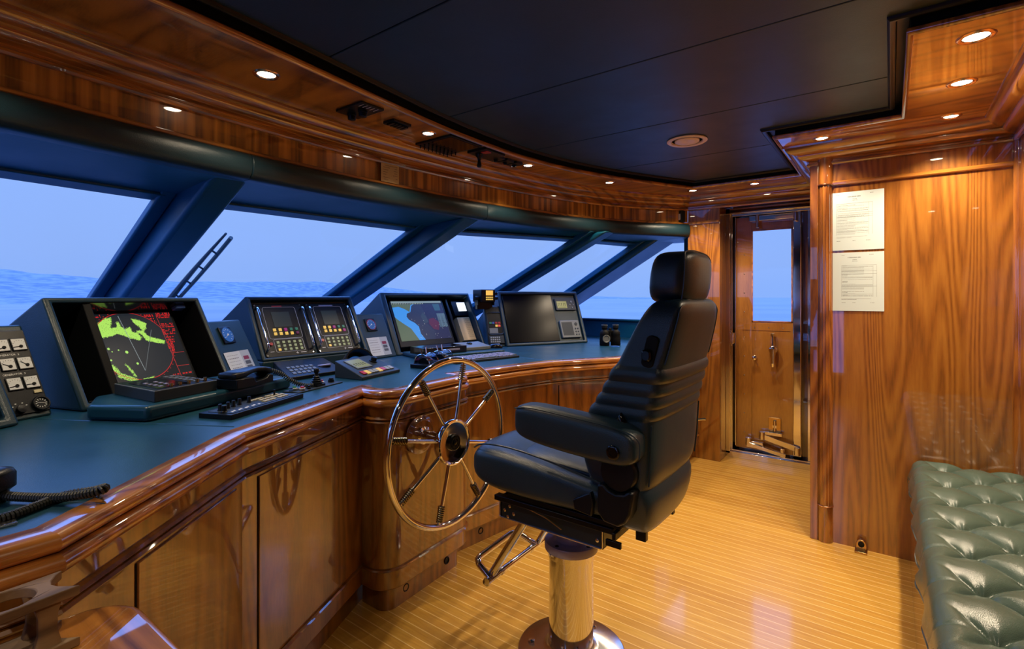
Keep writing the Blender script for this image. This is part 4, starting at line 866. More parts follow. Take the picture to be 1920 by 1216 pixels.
# --- round gauge panels between the hoods
def small_gauge(P, Q, label, red, vtop=1.17):
    t, S, L, hh = gauge_panel(P, Q, 0.895, vtop, 0.13, label)
    u = L * 0.40; v = hh * 0.74
    g = slab('bezel', S, u - 0.040, u + 0.040, v - 0.042, v + 0.042, 0.0, 0.008, 'black_plastic', t, bevel=0.003)
    m_ = MB(S); m_.cyl(0.033, 0.007, 0.0095, 32, T(u, v, 0)); obj('dial', m_, 'dial_blue', g)
    m_ = MB(S); m_.tube([(u + .034 * math.cos(2 * PI * i / 32), v + .034 * math.sin(2 * PI * i / 32), .0095) for i in range(32)], .0018, 6, closed=True); obj('dial_ring', m_, 'red_key' if red else 'dial_blue', g)
    m_ = MB(S)
    for k in range(10): a = R(-60 + 30 * k); m_.box(-.001, .001, -.003, .003, .0095, .0102, T(u + .026 * math.cos(a), v + .026 * math.sin(a), 0) @ RZ(a - PI / 2))
    m_.tube([(u, v, .0105), (u - .018, v - .012, .0105)], .0011, 5); m_.cyl(.005, .0095, .012, 14, T(u, v, 0)); obj('needle', m_, 'mark_white', g)
    def pf(S_, T_):
        C = np.tile(np.array((0.66, 0.70, 0.68)), S_.shape + (1,))
        for k in range(6): C[(abs(T_ - .85 + .13 * k) < .012) & (S_ > .08) & (S_ < .5) & (np.sin(S_ * 90 + k) > -.7)] = (.2, .2, .2)
        C[S_ > .62] = (.45, .50, .52)
        for k, c in enumerate(((.25, .02, .05), (.08, .09, .1), (.08, .09, .1))): C[(abs(T_ - .68 + .2 * k) < .075) & (abs(S_ - .8) < .11)] = c
        return C
    paint('data_card', S @ T(L * 0.10, hh * 0.06, 0.002), L * 0.72, hh * 0.40, 60, 60, pf, 'printed', t)
    return t
small_gauge((-2.330, 1.065), (-2.455, 1.275), 'narrow green panel with round blue gauge between radar hood and keypad hood', False, 1.16)
small_gauge((-2.480, 1.925), (-2.500, 2.150), 'narrow green panel with red-rimmed gauge between keypad hood and chart hood', True, 1.165)

# --- chart hood
D_, SD, LD, HD = pod('instrument_hood', (-2.510, 2.154), (-2.430, 2.950), ZT + 0.001, 1.30, 0.2, 'green leather hood around the blue chart screen', fr=(0.045, 0.022, 0.022, 0.022), depth=0.12)
mon = slab('monitor', SD, 0.085, 0.560, 0.070, 0.425, -0.118, -0.052, 'black_plastic', D_, bevel=0.004)
def chart(S, T_):
    C = np.zeros(S.shape + (3,)); C[...] = (0.09, 0.13, 0.09)
    n = rng.random(S.shape) * .01
    sea = inpoly(S, T_, [(0, .84), (.12, .86), (.22, .80), (.30, .72), (.36, .90), (.42, .92), (1, .92), (1, 0), (.34, 0), (.30, .12), (.24, .30), (.10, .46), (.03, .55), (.0, .6)]); C[sea] = (0.05, 0.28, 0.78)
    deep = inpoly(S, T_, [(.22, .60), (.24, .68), (.32, .72), (.37, .88), (.43, .92), (1, .92), (1, 0), (.46, 0), (.40, .16), (.40, .34), (.34, .44), (.25, .52)]); C[deep] = (0.022, 0.032, 0.085)
    C[inpoly(S, T_, [(.56, .88), (.60, .70), (.58, .40), (.70, .20), (.66, 0), (1, 0), (1, .92), (.6, .92)])] = (0.018, 0.022, 0.075)
    C[inpoly(S, T_, [(.50, .62), (.56, .70), (.60, .60), (.62, .44), (.52, .42)])] = (0.03, 0.05, 0.10)
    C[inpoly(S, T_, [(.64, .52), (.74, .55), (.84, .42), (.78, .22), (.68, .26), (.62, .40)])] = (0.085, 0.018, 0.06)
    C[inpoly(S, T_, [(.80, .92), (.94, .92), (.94, .74), (.82, .74)])] = (0.03, 0.09, 0.16); C[(S > .83) & (T_ < .66) & (T_ > .30)] = (0.09, 0.15, 0.22)
    C[(S > .83) & (T_ < .66) & (T_ > .30) & (np.sin(T_ * 190) > .6) & (np.sin(S * 90) > -.4)] = (.02, .03, .05)
    C[(T_ > .92)] = (0.02, 0.03, 0.05); C[(T_ > .955)] = (0.22, 0.30, 0.34); C[(abs(T_ - .935) < .012) & (np.sin(S * 190) > .1) & (S < .62)] = (0.30, 0.36, 0.28)
    for k in range(26):
        a, b = rng.random(2); C[((S - .25 - a * .7) / .004) ** 2 + ((T_ - b * .85) / .005) ** 2 < 1] = (.6, .6, .6)
    return C + n[..., None]
paint('chart_picture', SD @ T(0.105, 0.112, -0.0505), 0.435, 0.295, 240, 180, chart, 'screen', mon)
slab('hood_lining', SD, 0.560, LD - 0.022, 0.022, HD - 0.022, -0.118, -0.10, 'green_leather', D_)
slab('upright_bar', SD, 0.578, 0.600, 0.060, 0.42, -0.10, -0.04, 'black_plastic', D_, bevel=0.006)
slab('lit_display', SD, 0.690, 0.768, 0.320, 0.392, -0.052, -0.046, 'lamp_white', D_); slab('display_housing', SD, 0.640, 0.778, 0.285, 0.405, -0.10, -0.052, 'black_plastic', D_, bevel=0.003)
def wc(S, T_):
    C = np.tile(np.array((0.95, 0.66, 0.28)), S.shape + (1,)) * (.75 + .35 * np.exp(-((S - .4) / .15) ** 2))[..., None] * .8
    for k in range(11): C[(abs(T_ - .93 + .08 * k) < .008) & (S > .5) & (S < .95) & (np.sin(S * 70 + k * 2) > -.3)] = (.12, .08, .04)
    return C
paint('instruction_card', SD @ T(0.650, 0.085, -0.049), 0.120, 0.180, 50, 60, wc, 'printed', D_); slab('card_backing', SD, 0.648, 0.772, 0.083, 0.268, -0.10, -0.0495, 'card_cream', D_)

# --- radio stack between the chart hood and the dark screen hood
t_, S4, L4, H4 = gauge_panel((-2.400, 2.935), (-2.325, 3.050), ZT, 1.20, 0.12, 'narrow radio stack with amber keys between the chart hood and the dark screen hood')
slab('face_plate', S4, 0.004, 0.134, 0.02, 0.315, 0, 0.006, 'black_plastic', t_, bevel=0.002)
m_ = MB(S4); m_.tube([(0.012 + a, 0.095 + b, 0.007) for a, b in roundpoly(0.118, 0.175, 0.02)], 0.005, 8, closed=True); obj('radio_frame', m_, 'grey_plastic', t_)
slab('paper_slip', S4, 0.022, 0.088, 0.105, 0.145, 0.006, 0.008, 'grey_light', t_)
for k, (a, b, mt) in enumerate(((.026, .178, 'green_key'), (.048, .178, 'blue_key'), (.072, .178, 'red_key'), (.096, .178, 'red_key'), (.072, .156, 'key_amber'), (.094, .156, 'key_red'))): slab('key', S4, a, a + .018, b, b + .016, .006, .010, mt, t_, bevel=.001)
kp = slab('keypad', S4, 0.012, 0.128, 0.024, 0.084, 0.006, 0.012, 'grey_plastic', t_, bevel=0.002)
for i in range(5):
    for j in range(3): slab('key', S4, .020 + .016 * i, .031 + .016 * i, .030 + .017 * j, .041 + .017 * j, .012, .015, 'grey_key', kp, bevel=.001)
vh = thing('vhf_radio', (-2.500, 2.925, 1.175), math.atan2(0.115, 0.040), 'small radio with lit amber display on top of the narrow radio stack', 'radio')
m_ = MB(); m_.box(0.005, 0.130, -0.05, 0.08, 0.055, 0.150); obj('case', m_, 'black_plastic', vh, bevel=0.006)
m_ = MB(); m_.box(0.045, 0.105, -0.054, -0.049, 0.105, 0.142); obj('display', m_, 'lcd_amber', vh)
for i in range(4):
    for j in range(2): m_ = MB(); m_.box(.045 + .016 * i, .057 + .016 * i, -.055, -.049, .070 + .016 * j, .080 + .016 * j); obj('key', m_, 'key_amber', vh)
m_ = MB(); m_.cyl(0.014, -0.03, 0.0, 20, T(-0.002, -0.02, 0.085) @ RY(R(90))); m_.cyl(0.014, 0, 0.03, 20, T(0.133, -0.02, 0.085) @ RY(R(90))); m_.cyl(0.010, 0, 0.016, 16, T(0.128, -0.05, 0.118) @ RX(R(90))); obj('knob', m_, 'black_plastic', vh)
m_ = MB(); m_.box(0.0, 0.135, 0.0, 0.03, 0.0, 0.056); m_.box(-0.006, 0.004, -0.02, 0.03, 0.03, 0.10); m_.box(0.131, 0.141, -0.02, 0.03, 0.03, 0.10); obj('bracket', m_, 'black_plastic', vh, bevel=0.002)

# --- dark screen hood
E_, SE, LE, HE = pod('instrument_hood', (-2.303, 3.035), (-1.980, 3.710), ZT + 0.001, 1.315, 0.17, 'green leather hood around the switched-off dark screen', fr=(0.030, 0.026, 0.026, 0.026), depth=0.030)
slab('dark_screen', SE, 0.044, 0.492, 0.032, 0.428, -0.026, -0.016, 'smudged_black', E_, bevel=0.002)
slab('inner_panel', SE, 0.494, LE - 0.028, 0.028, HE - 0.028, -0.029, -0.022, 'green_leather', E_)
g = slab('speed_display', SE, 0.515, 0.712, 0.288, 0.390, -0.022, -0.008, 'grey_plastic', E_, bevel=0.003, rad=0.006)
slab('lcd', SE, 0.530, 0.625, 0.306, 0.366, -0.008, -0.0072, 'lcd_olive', g)
m_ = MB(SE)
for a in (.540, .556, .572, .592, .606): m_.box(a, a + .003, .325, .350, -.0072, -.0068); m_.box(a, a + .010, .348, .350, -.0072, -.0068)
m_.box(.54, .612, .312, .314, -.0072, -.0068); obj('lcd_digits', m_, 'black_matte', g)
m_ = MB(SE); m_.cyl(.009, -.008, -.004, 16, T(.672, .362, 0)); m_.cyl(.006, -.008, -.004, 12, T(.655, .335, 0)); m_.cyl(.006, -.008, -.004, 12, T(.688, .335, 0)); m_.cyl(.006, -.008, -.004, 12, T(.672, .310, 0)); obj('button', m_, 'grey_light', g)
g = slab('depth_display', SE, 0.518, 0.700, 0.052, 0.198, -0.022, -0.004, 'grey_light', E_, bevel=0.003, rad=0.006)
slab('lcd', SE, 0.530, 0.632, 0.070, 0.182, -0.004, -0.0032, 'grey_plastic', g)
m_ = MB(SE); m_.cyl(.013, -.004, 0, 20, T(.667, .165, 0))
for a, b in ((.655, .125), (.678, .125), (.655, .10), (.678, .10), (.655, .075), (.678, .075)): m_.cyl(.006, -.004, 0, 12, T(a, b, 0))
obj('button', m_, 'grey_plastic', g)

# ================================================================== THINGS ON THE CONSOLE
def quadmap(A, B, C, D, z=0.0):      # A front-left, B front-right, C back-right, D back-left -> point at (s along front, t to the back)
    A, B, C, D = (Vector((*p, 0)) for p in (A, B, C, D))
    def q(s, t, dz=0.0): p = A * (1 - s) * (1 - t) + B * s * (1 - t) + C * s * t + D * (1 - s) * t; return (p.x, p.y, z + dz)
    return q
def qslab(name, q, s0, s1, t0, t1, z0, z1, mat, parent, bevel=0.0, n=1, **k):
    bs = [q(s0, t0), q(s1, t0), q(s1, t1), q(s0, t1)]; m_ = MB(); m_.prism([(p[0], p[1]) for p in bs], z0, z1); return obj(name, m_, mat, parent, bevel=bevel, **k)
# padded plinth under the radar
m_ = MB(); m_.prism([(-1.945, 0.467), (-1.777, 0.570), (-1.980, 1.142), (-2.270, 1.05), (-2.105, 0.525)], ZT, 0.943)
tag(obj('padded_plinth', m_, 'desk_leather', bevel=0.014, seg=4), 'raised padded green leather plinth on the worktop in front of the radar', 'plinth')
# radar control unit
q = quadmap((-2.090, 0.575), (-1.822, 0.603), (-1.893, 0.815), (-2.150, 0.770))
t_ = thing('radar_controller', (0, 0, 0), 0, 'square black radar control unit with glossy trackball panel on the leather plinth', 'controller')
qslab('case', q, 0, 1, 0, 1, 0.943, 0.978, 'grey_plastic', t_, bevel=0.002)
qslab('lip', q, 0.0, 1.0, 0.0, 1.0, 0.976, 0.9785, 'grey_light', t_); qslab('panel', q, 0.02, 0.98, 0.02, 0.98, 0.978, 0.9795, 'black_plastic', t_)
qslab('screen', q, 0.20, 0.90, 0.10, 0.62, 0.9795, 0.981, 'black_gloss', t_)
for i in range(5):
    p = q(0.95, 0.30 + 0.14 * i)
    m_ = MB(); m_.cyl(0.0055, 0.979, 0.991, 16, T(p[0] - 0.012, p[1], 0)); obj('knob', m_, 'brass', t_)
for i in range(7):
    for j in range(2): qslab('key', q, 0.12 + 0.115 * i, 0.19 + 0.115 * i, 0.72 + 0.12 * j, 0.79 + 0.12 * j, 0.979, 0.983, 'grey_light', t_)
for i in range(4):
    for j in range(2): qslab('key', q, 0.40 + 0.12 * i, 0.46 + 0.12 * i, 0.20 + 0.16 * j, 0.25 + 0.16 * j, 0.981, 0.9825, 'steel_violet', t_)
# telephone
ph = thing('telephone', (-1.838, 0.858, 0.943), math.atan2(0.166, -0.065), 'black corded telephone handset resting in its cradle at the end of the plinth', 'telephone')
m_ = MB(); m_.prism([(0, 0), (0.178, 0), (0.178, 0.030), (0.160, 0.034), (0.145, 0.020), (0.090, 0.016), (0.080, 0.034), (0, 0.036)], -0.092, 0, RX(R(90))); obj('cradle', m_, 'black_plastic', ph, bevel=0.003)
rings = []
for x, zc, hw, hh in ((-0.004, 0.046, 0.030, 0.006), (0.002, 0.046, 0.040, 0.012), (0.05, 0.048, 0.042, 0.013), (0.078, 0.052, 0.034, 0.010), (0.12, 0.056, 0.028, 0.008), (0.150, 0.052, 0.034, 0.011), (0.176, 0.044, 0.040, 0.014), (0.186, 0.043, 0.034, 0.008)):
    rings.append([(x, 0.046 + a, zc + b) for a, b in rrect(0, 0, hw, hh, 4, 20)])
m_ = MB(); m_.loft(rings); obj('handset', m_, 'black_plastic', ph, angle=50)
def coil(path, R_, r_, pitch, n=9):
    P = spline(path, 24); L = [0]; 
    for a, b in zip(P, P[1:]): L.append(L[-1] + (b - a).length)
    tot = L[-1]; turns = tot / pitch; k = int(turns * n); out = []; j = 0
    up = Vector((0, 0, 1))
    for i in range(k + 1):
        s = tot * i / k
        while j < len(L) - 2 and L[j + 1] < s: j += 1
        f = (s - L[j]) / max(1e-9, L[j + 1] - L[j]); p = P[j].lerp(P[j + 1], f); d = (P[j + 1] - P[j]).normalized()
        a = d.cross(up); a = a.normalized() if a.length > .1 else Vector((1, 0, 0)); b = d.cross(a); w = 2 * PI * turns * i / k
        out.append(tuple(p + a * math.cos(w) * R_ + b * math.sin(w) * R_))
    m_ = MB(); m_.tube(out, r_, 6); return m_
cd = coil([(-1.955, 1.030, 0.985), (-1.945, 1.075, 0.965), (-1.930, 1.11, 0.935), (-1.905, 1.15, 0.912), (-1.90, 1.19, 0.906)], 0.008, 0.0024, 0.0078)
Mi = (T(-1.838, 0.858, 0.943) @ RZ(math.atan2(0.166, -0.065))).inverted(); cd.v = [tuple(Mi @ Vector(v)) for v in cd.v]; obj('coiled_cord', cd, 'rubber', ph)
m_ = MB(); m_.tube(spline([(-1.99, 0.81, 0.945), (-1.985, 0.815, 0.968), (-1.96, 0.84, 0.972), (-1.93, 0.87, 0.955), (-1.925, 0.88, 0.945)], 6), 0.0022, 6); tag(obj('thin_cable', m_, 'black_plastic'), 'thin black wire looping between radar controller and telephone', 'cable')
# mixer strip
q = quadmap((-1.606, 0.732), (-1.750, 1.056), (-1.862, 0.998), (-1.718, 0.686))
t_ = thing('control_strip', (0, 0, 0), 0, 'long low black control strip with row of knobs near the worktop edge', 'controller')
qslab('case', q, 0, 1, 0, 1, ZT, 0.911, 'black_plastic', t_, bevel=0.0015); qslab('face_plate', q, 0.05, 0.97, 0.10, 0.85, 0.911, 0.9125, 'grey_plastic', t_)
for s, t, m in ((.07, .40, 1.3), (.105, .62, 1), (.20, .62, 1), (.275, .64, 1), (.36, .66, 1), (.47, .62, 1), (.84, .62, .6)):
    p = q(s, t); m_ = MB(); m_.lathe([(0.0075 * m, 0.912), (0.0075 * m, 0.914), (0.006 * m, 0.916), (0.0058 * m, 0.932), (0.005 * m, 0.933), (0, 0.933)], 16, T(p[0], p[1], 0)); k_ = obj('knob', m_, 'black_plastic', t_)
for i in range(9):
    for j in range(3):
        if rng.random() < .85: qslab('key', q, .52 + .045 * i, .55 + .045 * i, .22 + .2 * j, .34 + .2 * j, .9125, .9155, 'cream_key', t_)
m_ = MB()
for i in range(9): p = q(.10 + .042 * i, .22 + .05 * (i % 2)); m_.box(p[0] - .006, p[0] + .006, p[1] - .003, p[1] + .003, .9122, .9129)
obj('lettering', m_, 'mark_white', t_)
# joystick plate with coloured buttons
jp = thing('thruster_joystick', (-1.835, 1.090, ZT), math.atan2(0.26, -0.085), 'black joystick with bellows on small plate beside coloured buttons at the worktop edge', 'joystick')
m_ = MB(); m_.prism(roundpoly(0.27, 0.085, 0.008), 0, 0.005); obj('plate', m_, 'grey_plastic', jp, bevel=0.001)
m_ = MB(); m_.box(0.05, 0.105, 0.048, 0.072, 0.005, 0.008); obj('name_plate', m_, 'grey_light', jp)
for x, y, mt, r in ((0.035, 0.055, 'green_key', .009), (0.045, 0.025, 'red_key', .010), (0.075, 0.018, 'black_plastic', .007), (0.200, 0.060, 'red_key', .010), (0.012, 0.05, 'blue_key', .008)):
    m_ = MB(); m_.lathe([(r, .005), (r, .011), (r * .8, .012), (r * .78, .020), (0, .021)], 18, T(x, y, 0)); obj('push_button', m_, mt, jp)
for x, y in ((0.035, 0.055), (0.045, 0.025), (0.200, 0.060)):
    m_ = MB(); m_.lathe([(0.0105, 0.006), (0.0120, 0.013), (0.0095, 0.014)], 18, T(x, y, 0)); obj('button_ring', m_, 'white_plastic', jp)
m_ = MB(); m_.lathe([(0.013, 0.005), (0.013, 0.016), (0.010, 0.017), (0.010, 0.022), (0, 0.022)], 18, T(0.245, 0.045, 0)); obj('rotary_knob', m_, 'black_plastic', jp)
m_ = MB(); m_.box(0.120, 0.170, 0.015, 0.065, 0.005, 0.013); m_.lathe([(0.024, 0.013), (0.024, 0.020), (0.018, 0.023), (0.021, 0.027), (0.015, 0.031), (0.018, 0.035), (0.012, 0.039), (0.014, 0.043), (0.008, 0.047), (0.007, 0.056), (0.010, 0.062), (0.011, 0.072), (0.008, 0.078), (0, 0.079)], 24, T(0.145, 0.04, 0)); obj('stick', m_, 'black_plastic', jp, angle=60)
# lit keypad in front of the keypad hood
q = quadmap((-2.135, 1.225), (-2.160, 1.520), (-2.400, 1.560), (-2.430, 1.305))
kq = thing('alarm_keypad', (0, 0, 0), 0, 'flat blue-lit keypad panel on the desk below the twin keypad units', 'keypad')
m_ = MB(); b_ = [q(0, 0), q(1, 0), q(1, 1), q(0, 1)]; m_.add([(p[0], p[1], ZT) for p in b_] + [(b_[0][0], b_[0][1], .912), (b_[1][0], b_[1][1], .912), (b_[2][0], b_[2][1], .95), (b_[3][0], b_[3][1], .95)], [(0, 3, 2, 1), (4, 5, 6, 7), (0, 1, 5, 4), (1, 2, 6, 5), (2, 3, 7, 6), (3, 0, 4, 7)]); obj('case', m_, 'black_plastic', kq, bevel=0.003)
for i in range(6):
    for j in range(3):
        s0, t0 = .10 + .085 * i, .12 + .17 * j; p4 = [q(s0, t0), q(s0 + .055, t0), q(s0 + .055, t0 + .10), q(s0, t0 + .10)]; zz = [.912 + .038 * t + .001 for t in (t0, t0, t0 + .1, t0 + .1)]
        m_ = MB(); m_.add([(p[0], p[1], z) for p, z in zip(p4, zz)] + [(p[0], p[1], z + .003) for p, z in zip(p4, zz)], [(0, 3, 2, 1), (4, 5, 6, 7), (0, 1, 5, 4), (1, 2, 6, 5), (2, 3, 7, 6), (3, 0, 4, 7)]); obj('key', m_, 'grey_light', kq)
p = q(.78, .42); m_ = MB(); m_.lathe([(0.030, 0.0), (0.033, 0.006), (0.028, 0.010), (0.024, 0.006), (0, 0.006)], 32, T(p[0], p[1], .925) @ RY(R(-8))); obj('dial', m_, 'steel_violet', kq)
# round hooded repeater
rp_ = thing('rudder_indicator', (-2.165, 1.605, ZT), 0, 'round black hooded indicator with blue dial behind the small display unit', 'gauge')
Mx = T(0, 0, 0.034) @ RZ(R(-12)) @ RY(R(62))
m_ = MB(Mx); m_.lathe([(0.060, -0.09), (0.074, -0.06), (0.078, 0.03), (0.076, 0.036), (0.068, 0.034), (0.064, -0.02), (0, -0.022)], 48); obj('hood', m_, 'black_plastic', rp_, angle=50)
m_ = MB(Mx); m_.lathe([(0.050, -0.018), (0.046, -0.014), (0.034, -0.018), (0, -0.018)], 40); obj('dial', m_, 'dial_blue', rp_)
m_ = MB(Mx)
for k in range(3): a = R(60 * k - 60); m_.box(-.002, .002, -.008, .008, -.0165, -.013, T(.03 * math.cos(a), .03 * math.sin(a), 0))
obj('marks', m_, 'mark_white', rp_)
m_ = MB(); m_.box(-0.07, 0.03, -0.04, 0.04, 0, 0.014); obj('foot', m_, 'black_plastic', rp_, bevel=0.004)
# autopilot display unit (wedge)
vf = thing('display_unit', (-1.897, 1.431, ZT), math.atan2(0.276, -0.068), 'grey wedge-shaped display unit with olive screen, knob and coloured keys', 'display')
m_ = MB(); m_.add([(0, 0, 0), (0.284, 0, 0), (0.265, 0.175, 0), (0.018, 0.175, 0), (0, 0, 0.014), (0.284, 0, 0.014), (0.265, 0.175, 0.078), (0.018, 0.175, 0.078)], [(0, 3, 2, 1), (4, 5, 6, 7), (0, 1, 5, 4), (1, 2, 6, 5), (2, 3, 7, 6), (3, 0, 4, 7)]); obj('case', m_, 'grey_plastic', vf, bevel=0.003)
sl = math.atan2(0.064, 0.175); VM = T(0, 0, 0.0148) @ RX(sl)
for nm, a, b, c, d, e0, e1, mt in (('lcd_frame', .052, .160, .075, .165, 0, .003, 'grey_light'), ('lcd', .060, .152, .082, .158, .003, .0035, 'lcd_olive')):
    m_ = MB(VM); m_.box(a, b, c, d, e0, e1); obj(nm, m_, mt, vf)
m_ = MB(VM)
for k in range(5): m_.box(.068 + .016 * k, .078 + .016 * k, .118, .121, .0035, .004); m_.box(.068 + .016 * k, .076 + .016 * k, .102, .105, .0035, .004); m_.box(.070 + .016 * k, .072 + .016 * k, .102, .121, .0035, .004)
obj('lcd_digits', m_, 'black_matte', vf)
m_ = MB(VM); m_.lathe([(.020, 0), (.020, .005), (.015, .006), (.014, .022), (0, .023)], 24, T(.218, .120, 0)); obj('knob', m_, 'black_plastic', vf)
for k, mt in enumerate(('red_key', 'key_amber', 'grey_key', 'grey_key', 'key_amber', 'red_key', 'grey_key', 'grey_key')):
    m_ = MB(VM); m_.box(.030 + .029 * k, .054 + .029 * k, .018, .048, 0, .004); obj('key', m_, mt, vf, bevel=.001)
# throttles
for i, (x, y, lab) in enumerate(((-1.985, 1.905, 'glass-domed throttle box closest to the display unit, behind the wheel rim'), (-2.040, 2.080, 'glass-domed throttle box closest to the keyboard, behind the wheel rim'))):
    t_ = thing('throttle_box', (x, y, ZT), R(100), lab, 'throttle', 'pair of throttle boxes')
    m_ = MB(); m_.box(-0.062, 0.062, -0.060, 0.060, 0, 0.022); obj('base', m_, 'black_plastic', t_, bevel=0.004)
    m_ = MB(); ring = [[(xx, r_ * math.cos(PI * k / 16), 0.020 + r_ * 1.05 * math.sin(PI * k / 16)) for k in range(17)] for xx, r_ in ((-0.040, 0.048), (0.040, 0.048))]
    m_.loft([ring[0], ring[1]]); obj('dome', m_, 'dome_glass', t_, angle=50)
    for xx in (-0.041, 0.041):
        m_ = MB(); m_.tube([(xx, 0.049 * math.cos(PI * k / 16), 0.020 + 0.052 * math.sin(PI * k / 16)) for k in range(17)], 0.0022, 6); obj('dome_rib', m_, 'chrome', t_)
    for xx, a in ((-0.012, 20), (0.012, 8)):
        m_ = MB(); m_.tube([(xx, 0.0, 0.02), (xx, 0.092 * math.sin(R(a)), 0.02 + 0.085 * math.cos(R(a)))], 0.0035, 8); obj('lever', m_, 'chrome', t_)
    m_ = MB(); m_.lathe([(0.034, -0.026), (0.036, -0.02), (0.036, 0.02), (0.034, 0.026)], 28, T(0, 0, 0.018) @ RY(R(90))); obj('drum', m_, 'dark_metal', t_)
    m_ = MB()
    for k in range(6): a = R(15 + 25 * k); m_.box(-.018, .018, -.0015, .0015, .0362, .0370, T(0, 0, .018) @ RX(a - PI / 2))
    obj('scale_marks', m_, 'red_key' if i == 0 else 'mark_white', t_)
# plinth, black tray, trackball, mouse, keyboard at the chart hood
m_ = MB(); m_.prism([(-2.200, 2.085), (-2.050, 2.680), (-2.400, 2.93), (-2.500, 2.190)], ZT, 0.920); tag(obj('padded_plinth', m_, 'desk_leather', bevel=0.008, seg=3), 'low padded leather plinth under the keyboard side of the chart screen', 'plinth')
q = quadmap((-2.225, 2.115), (-2.165, 2.430), (-2.330, 2.47), (-2.395, 2.16))
t_ = thing('document_tray', (0, 0, 0), 0, 'shallow glossy black box lying under the chart screen', 'box')
qslab('case', q, 0, 1, 0, 1, .920, .962, 'black_gloss', t_, bevel=0.003); qslab('metal_strip', q, .40, .82, -.03, .0, .938, .948, 'steel_violet', t_, bevel=.001)
q = quadmap((-2.195, 2.450), (-2.150, 2.655), (-2.300, 2.70), (-2.345, 2.49))
t_ = thing('trackball', (0, 0, 0), 0, 'grey trackball box on the plinth beside the glossy black box', 'trackball')
m_ = MB(); b_ = [q(0, 0), q(1, 0), q(1, 1), q(0, 1)]; m_.add([(p[0], p[1], .92) for p in b_] + [(b_[0][0], b_[0][1], .942), (b_[1][0], b_[1][1], .942), (b_[2][0], b_[2][1], .962), (b_[3][0], b_[3][1], .962)], [(0, 3, 2, 1), (4, 5, 6, 7), (0, 1, 5, 4), (1, 2, 6, 5), (2, 3, 7, 6), (3, 0, 4, 7)]); obj('case', m_, 'grey_light', t_, bevel=0.004)
p = q(.45, .6); m_ = MB(); m_.lathe([(.020, -.003), (.019, .004), (.012, .011), (0, .014)], 20, T(p[0], p[1], .954)); obj('ball', m_, 'black_gloss', t_)
ms = thing('computer_mouse', (-2.165, 2.725, 0.919), R(-60), 'shiny black computer mouse beside the trackball box', 'mouse')
m_ = MB(); m_.loft([[(a, b, z) for a, b in rrect(0, 0, 0.030 * k, 0.050 * k, 2.4, 24)] for z, k in ((0, .92), (.008, 1), (.018, .92), (.027, .68), (.032, .3))]); obj('shell', m_, 'black_gloss', ms, angle=60)
m_ = MB(); m_.cyl(.006, -.003, .003, 14, T(0, .022, .028) @ RY(R(90))); obj('wheel', m_, 'chrome', ms)
q = quadmap((-1.935, 2.085), (-1.845, 2.560), (-2.020, 2.655), (-2.120, 2.140))
kb = thing('computer_keyboard', (0, 0, 0), 0, 'dark computer keyboard lying between plinth and worktop edge', 'keyboard')
qslab('case', q, 0, 1, 0, 1, ZT, .908, 'grey_plastic', kb, bevel=0.003)
for j in range(6):
    for i in range(16):
        if j == 0 and 4 < i < 10: continue
        qslab('key', q, .025 + .060 * i, .025 + .060 * i + .046, .08 + .148 * j, .08 + .148 * j + .11, .908, .914, 'steel_violet' if (i + j) % 5 else 'grey_light', kb)
qslab('space_bar', q, .325, .611, .08, .19, .908, .914, 'grey_light', kb)
# binoculars
bn = thing('binoculars', (-1.735, 3.600, ZT), R(48), 'black binoculars standing upright on the far worktop by the side window', 'binoculars')
for sx_ in (-0.045, 0.045):
    m_ = MB(); m_.lathe([(0.034, 0.0), (0.038, 0.004), (0.038, 0.05), (0.034, 0.075), (0.036, 0.082), (0.034, 0.105), (0.024, 0.118), (0.018, 0.122), (0.018, 0.130), (0.023, 0.134), (0.023, 0.158), (0.019, 0.162), (0.014, 0.155), (0, 0.154)], 28, T(sx_, 0, 0)); br = obj('barrel', m_, 'black_matte', bn, angle=45)
    m_ = MB(); m_.tube([(sx_ + .0235 * math.cos(PI * k / 12), .0235 * math.sin(PI * k / 12), .157) for k in range(24)], .0018, 6, closed=True); obj('eyecup_ring', m_, 'grey_light', br)
m_ = MB(); m_.cyl(0.012, 0.03, 0.135, 18, T(0, 0, 0)); m_.box(-0.04, 0.04, -0.012, 0.012, 0.05, 0.07); m_.box(-0.04, 0.04, -0.012, 0.012, 0.10, 0.118); obj('bridge', m_, 'black_matte', bn, bevel=0.003)
m_ = MB(); m_.lathe([(.030, .0), (.030, .004), (.025, .005), (.022, .002), (0, .002)], 28, T(-0.045, -0.037, 0.055) @ RX(R(90))); obj('badge_ring', m_, 'grey_light', bn)
m_ = MB(); m_.lathe([(0.030, 0), (0.034, 0.004), (0.026, 0.007), (0.020, 0.004), (0, 0.004)], 28); o = obj('lens_cap', m_, 'dial_blue'); o.location = (-1.660, 3.530, ZT); tag(o, 'small round blue cap lying in front of the binoculars', 'cap')
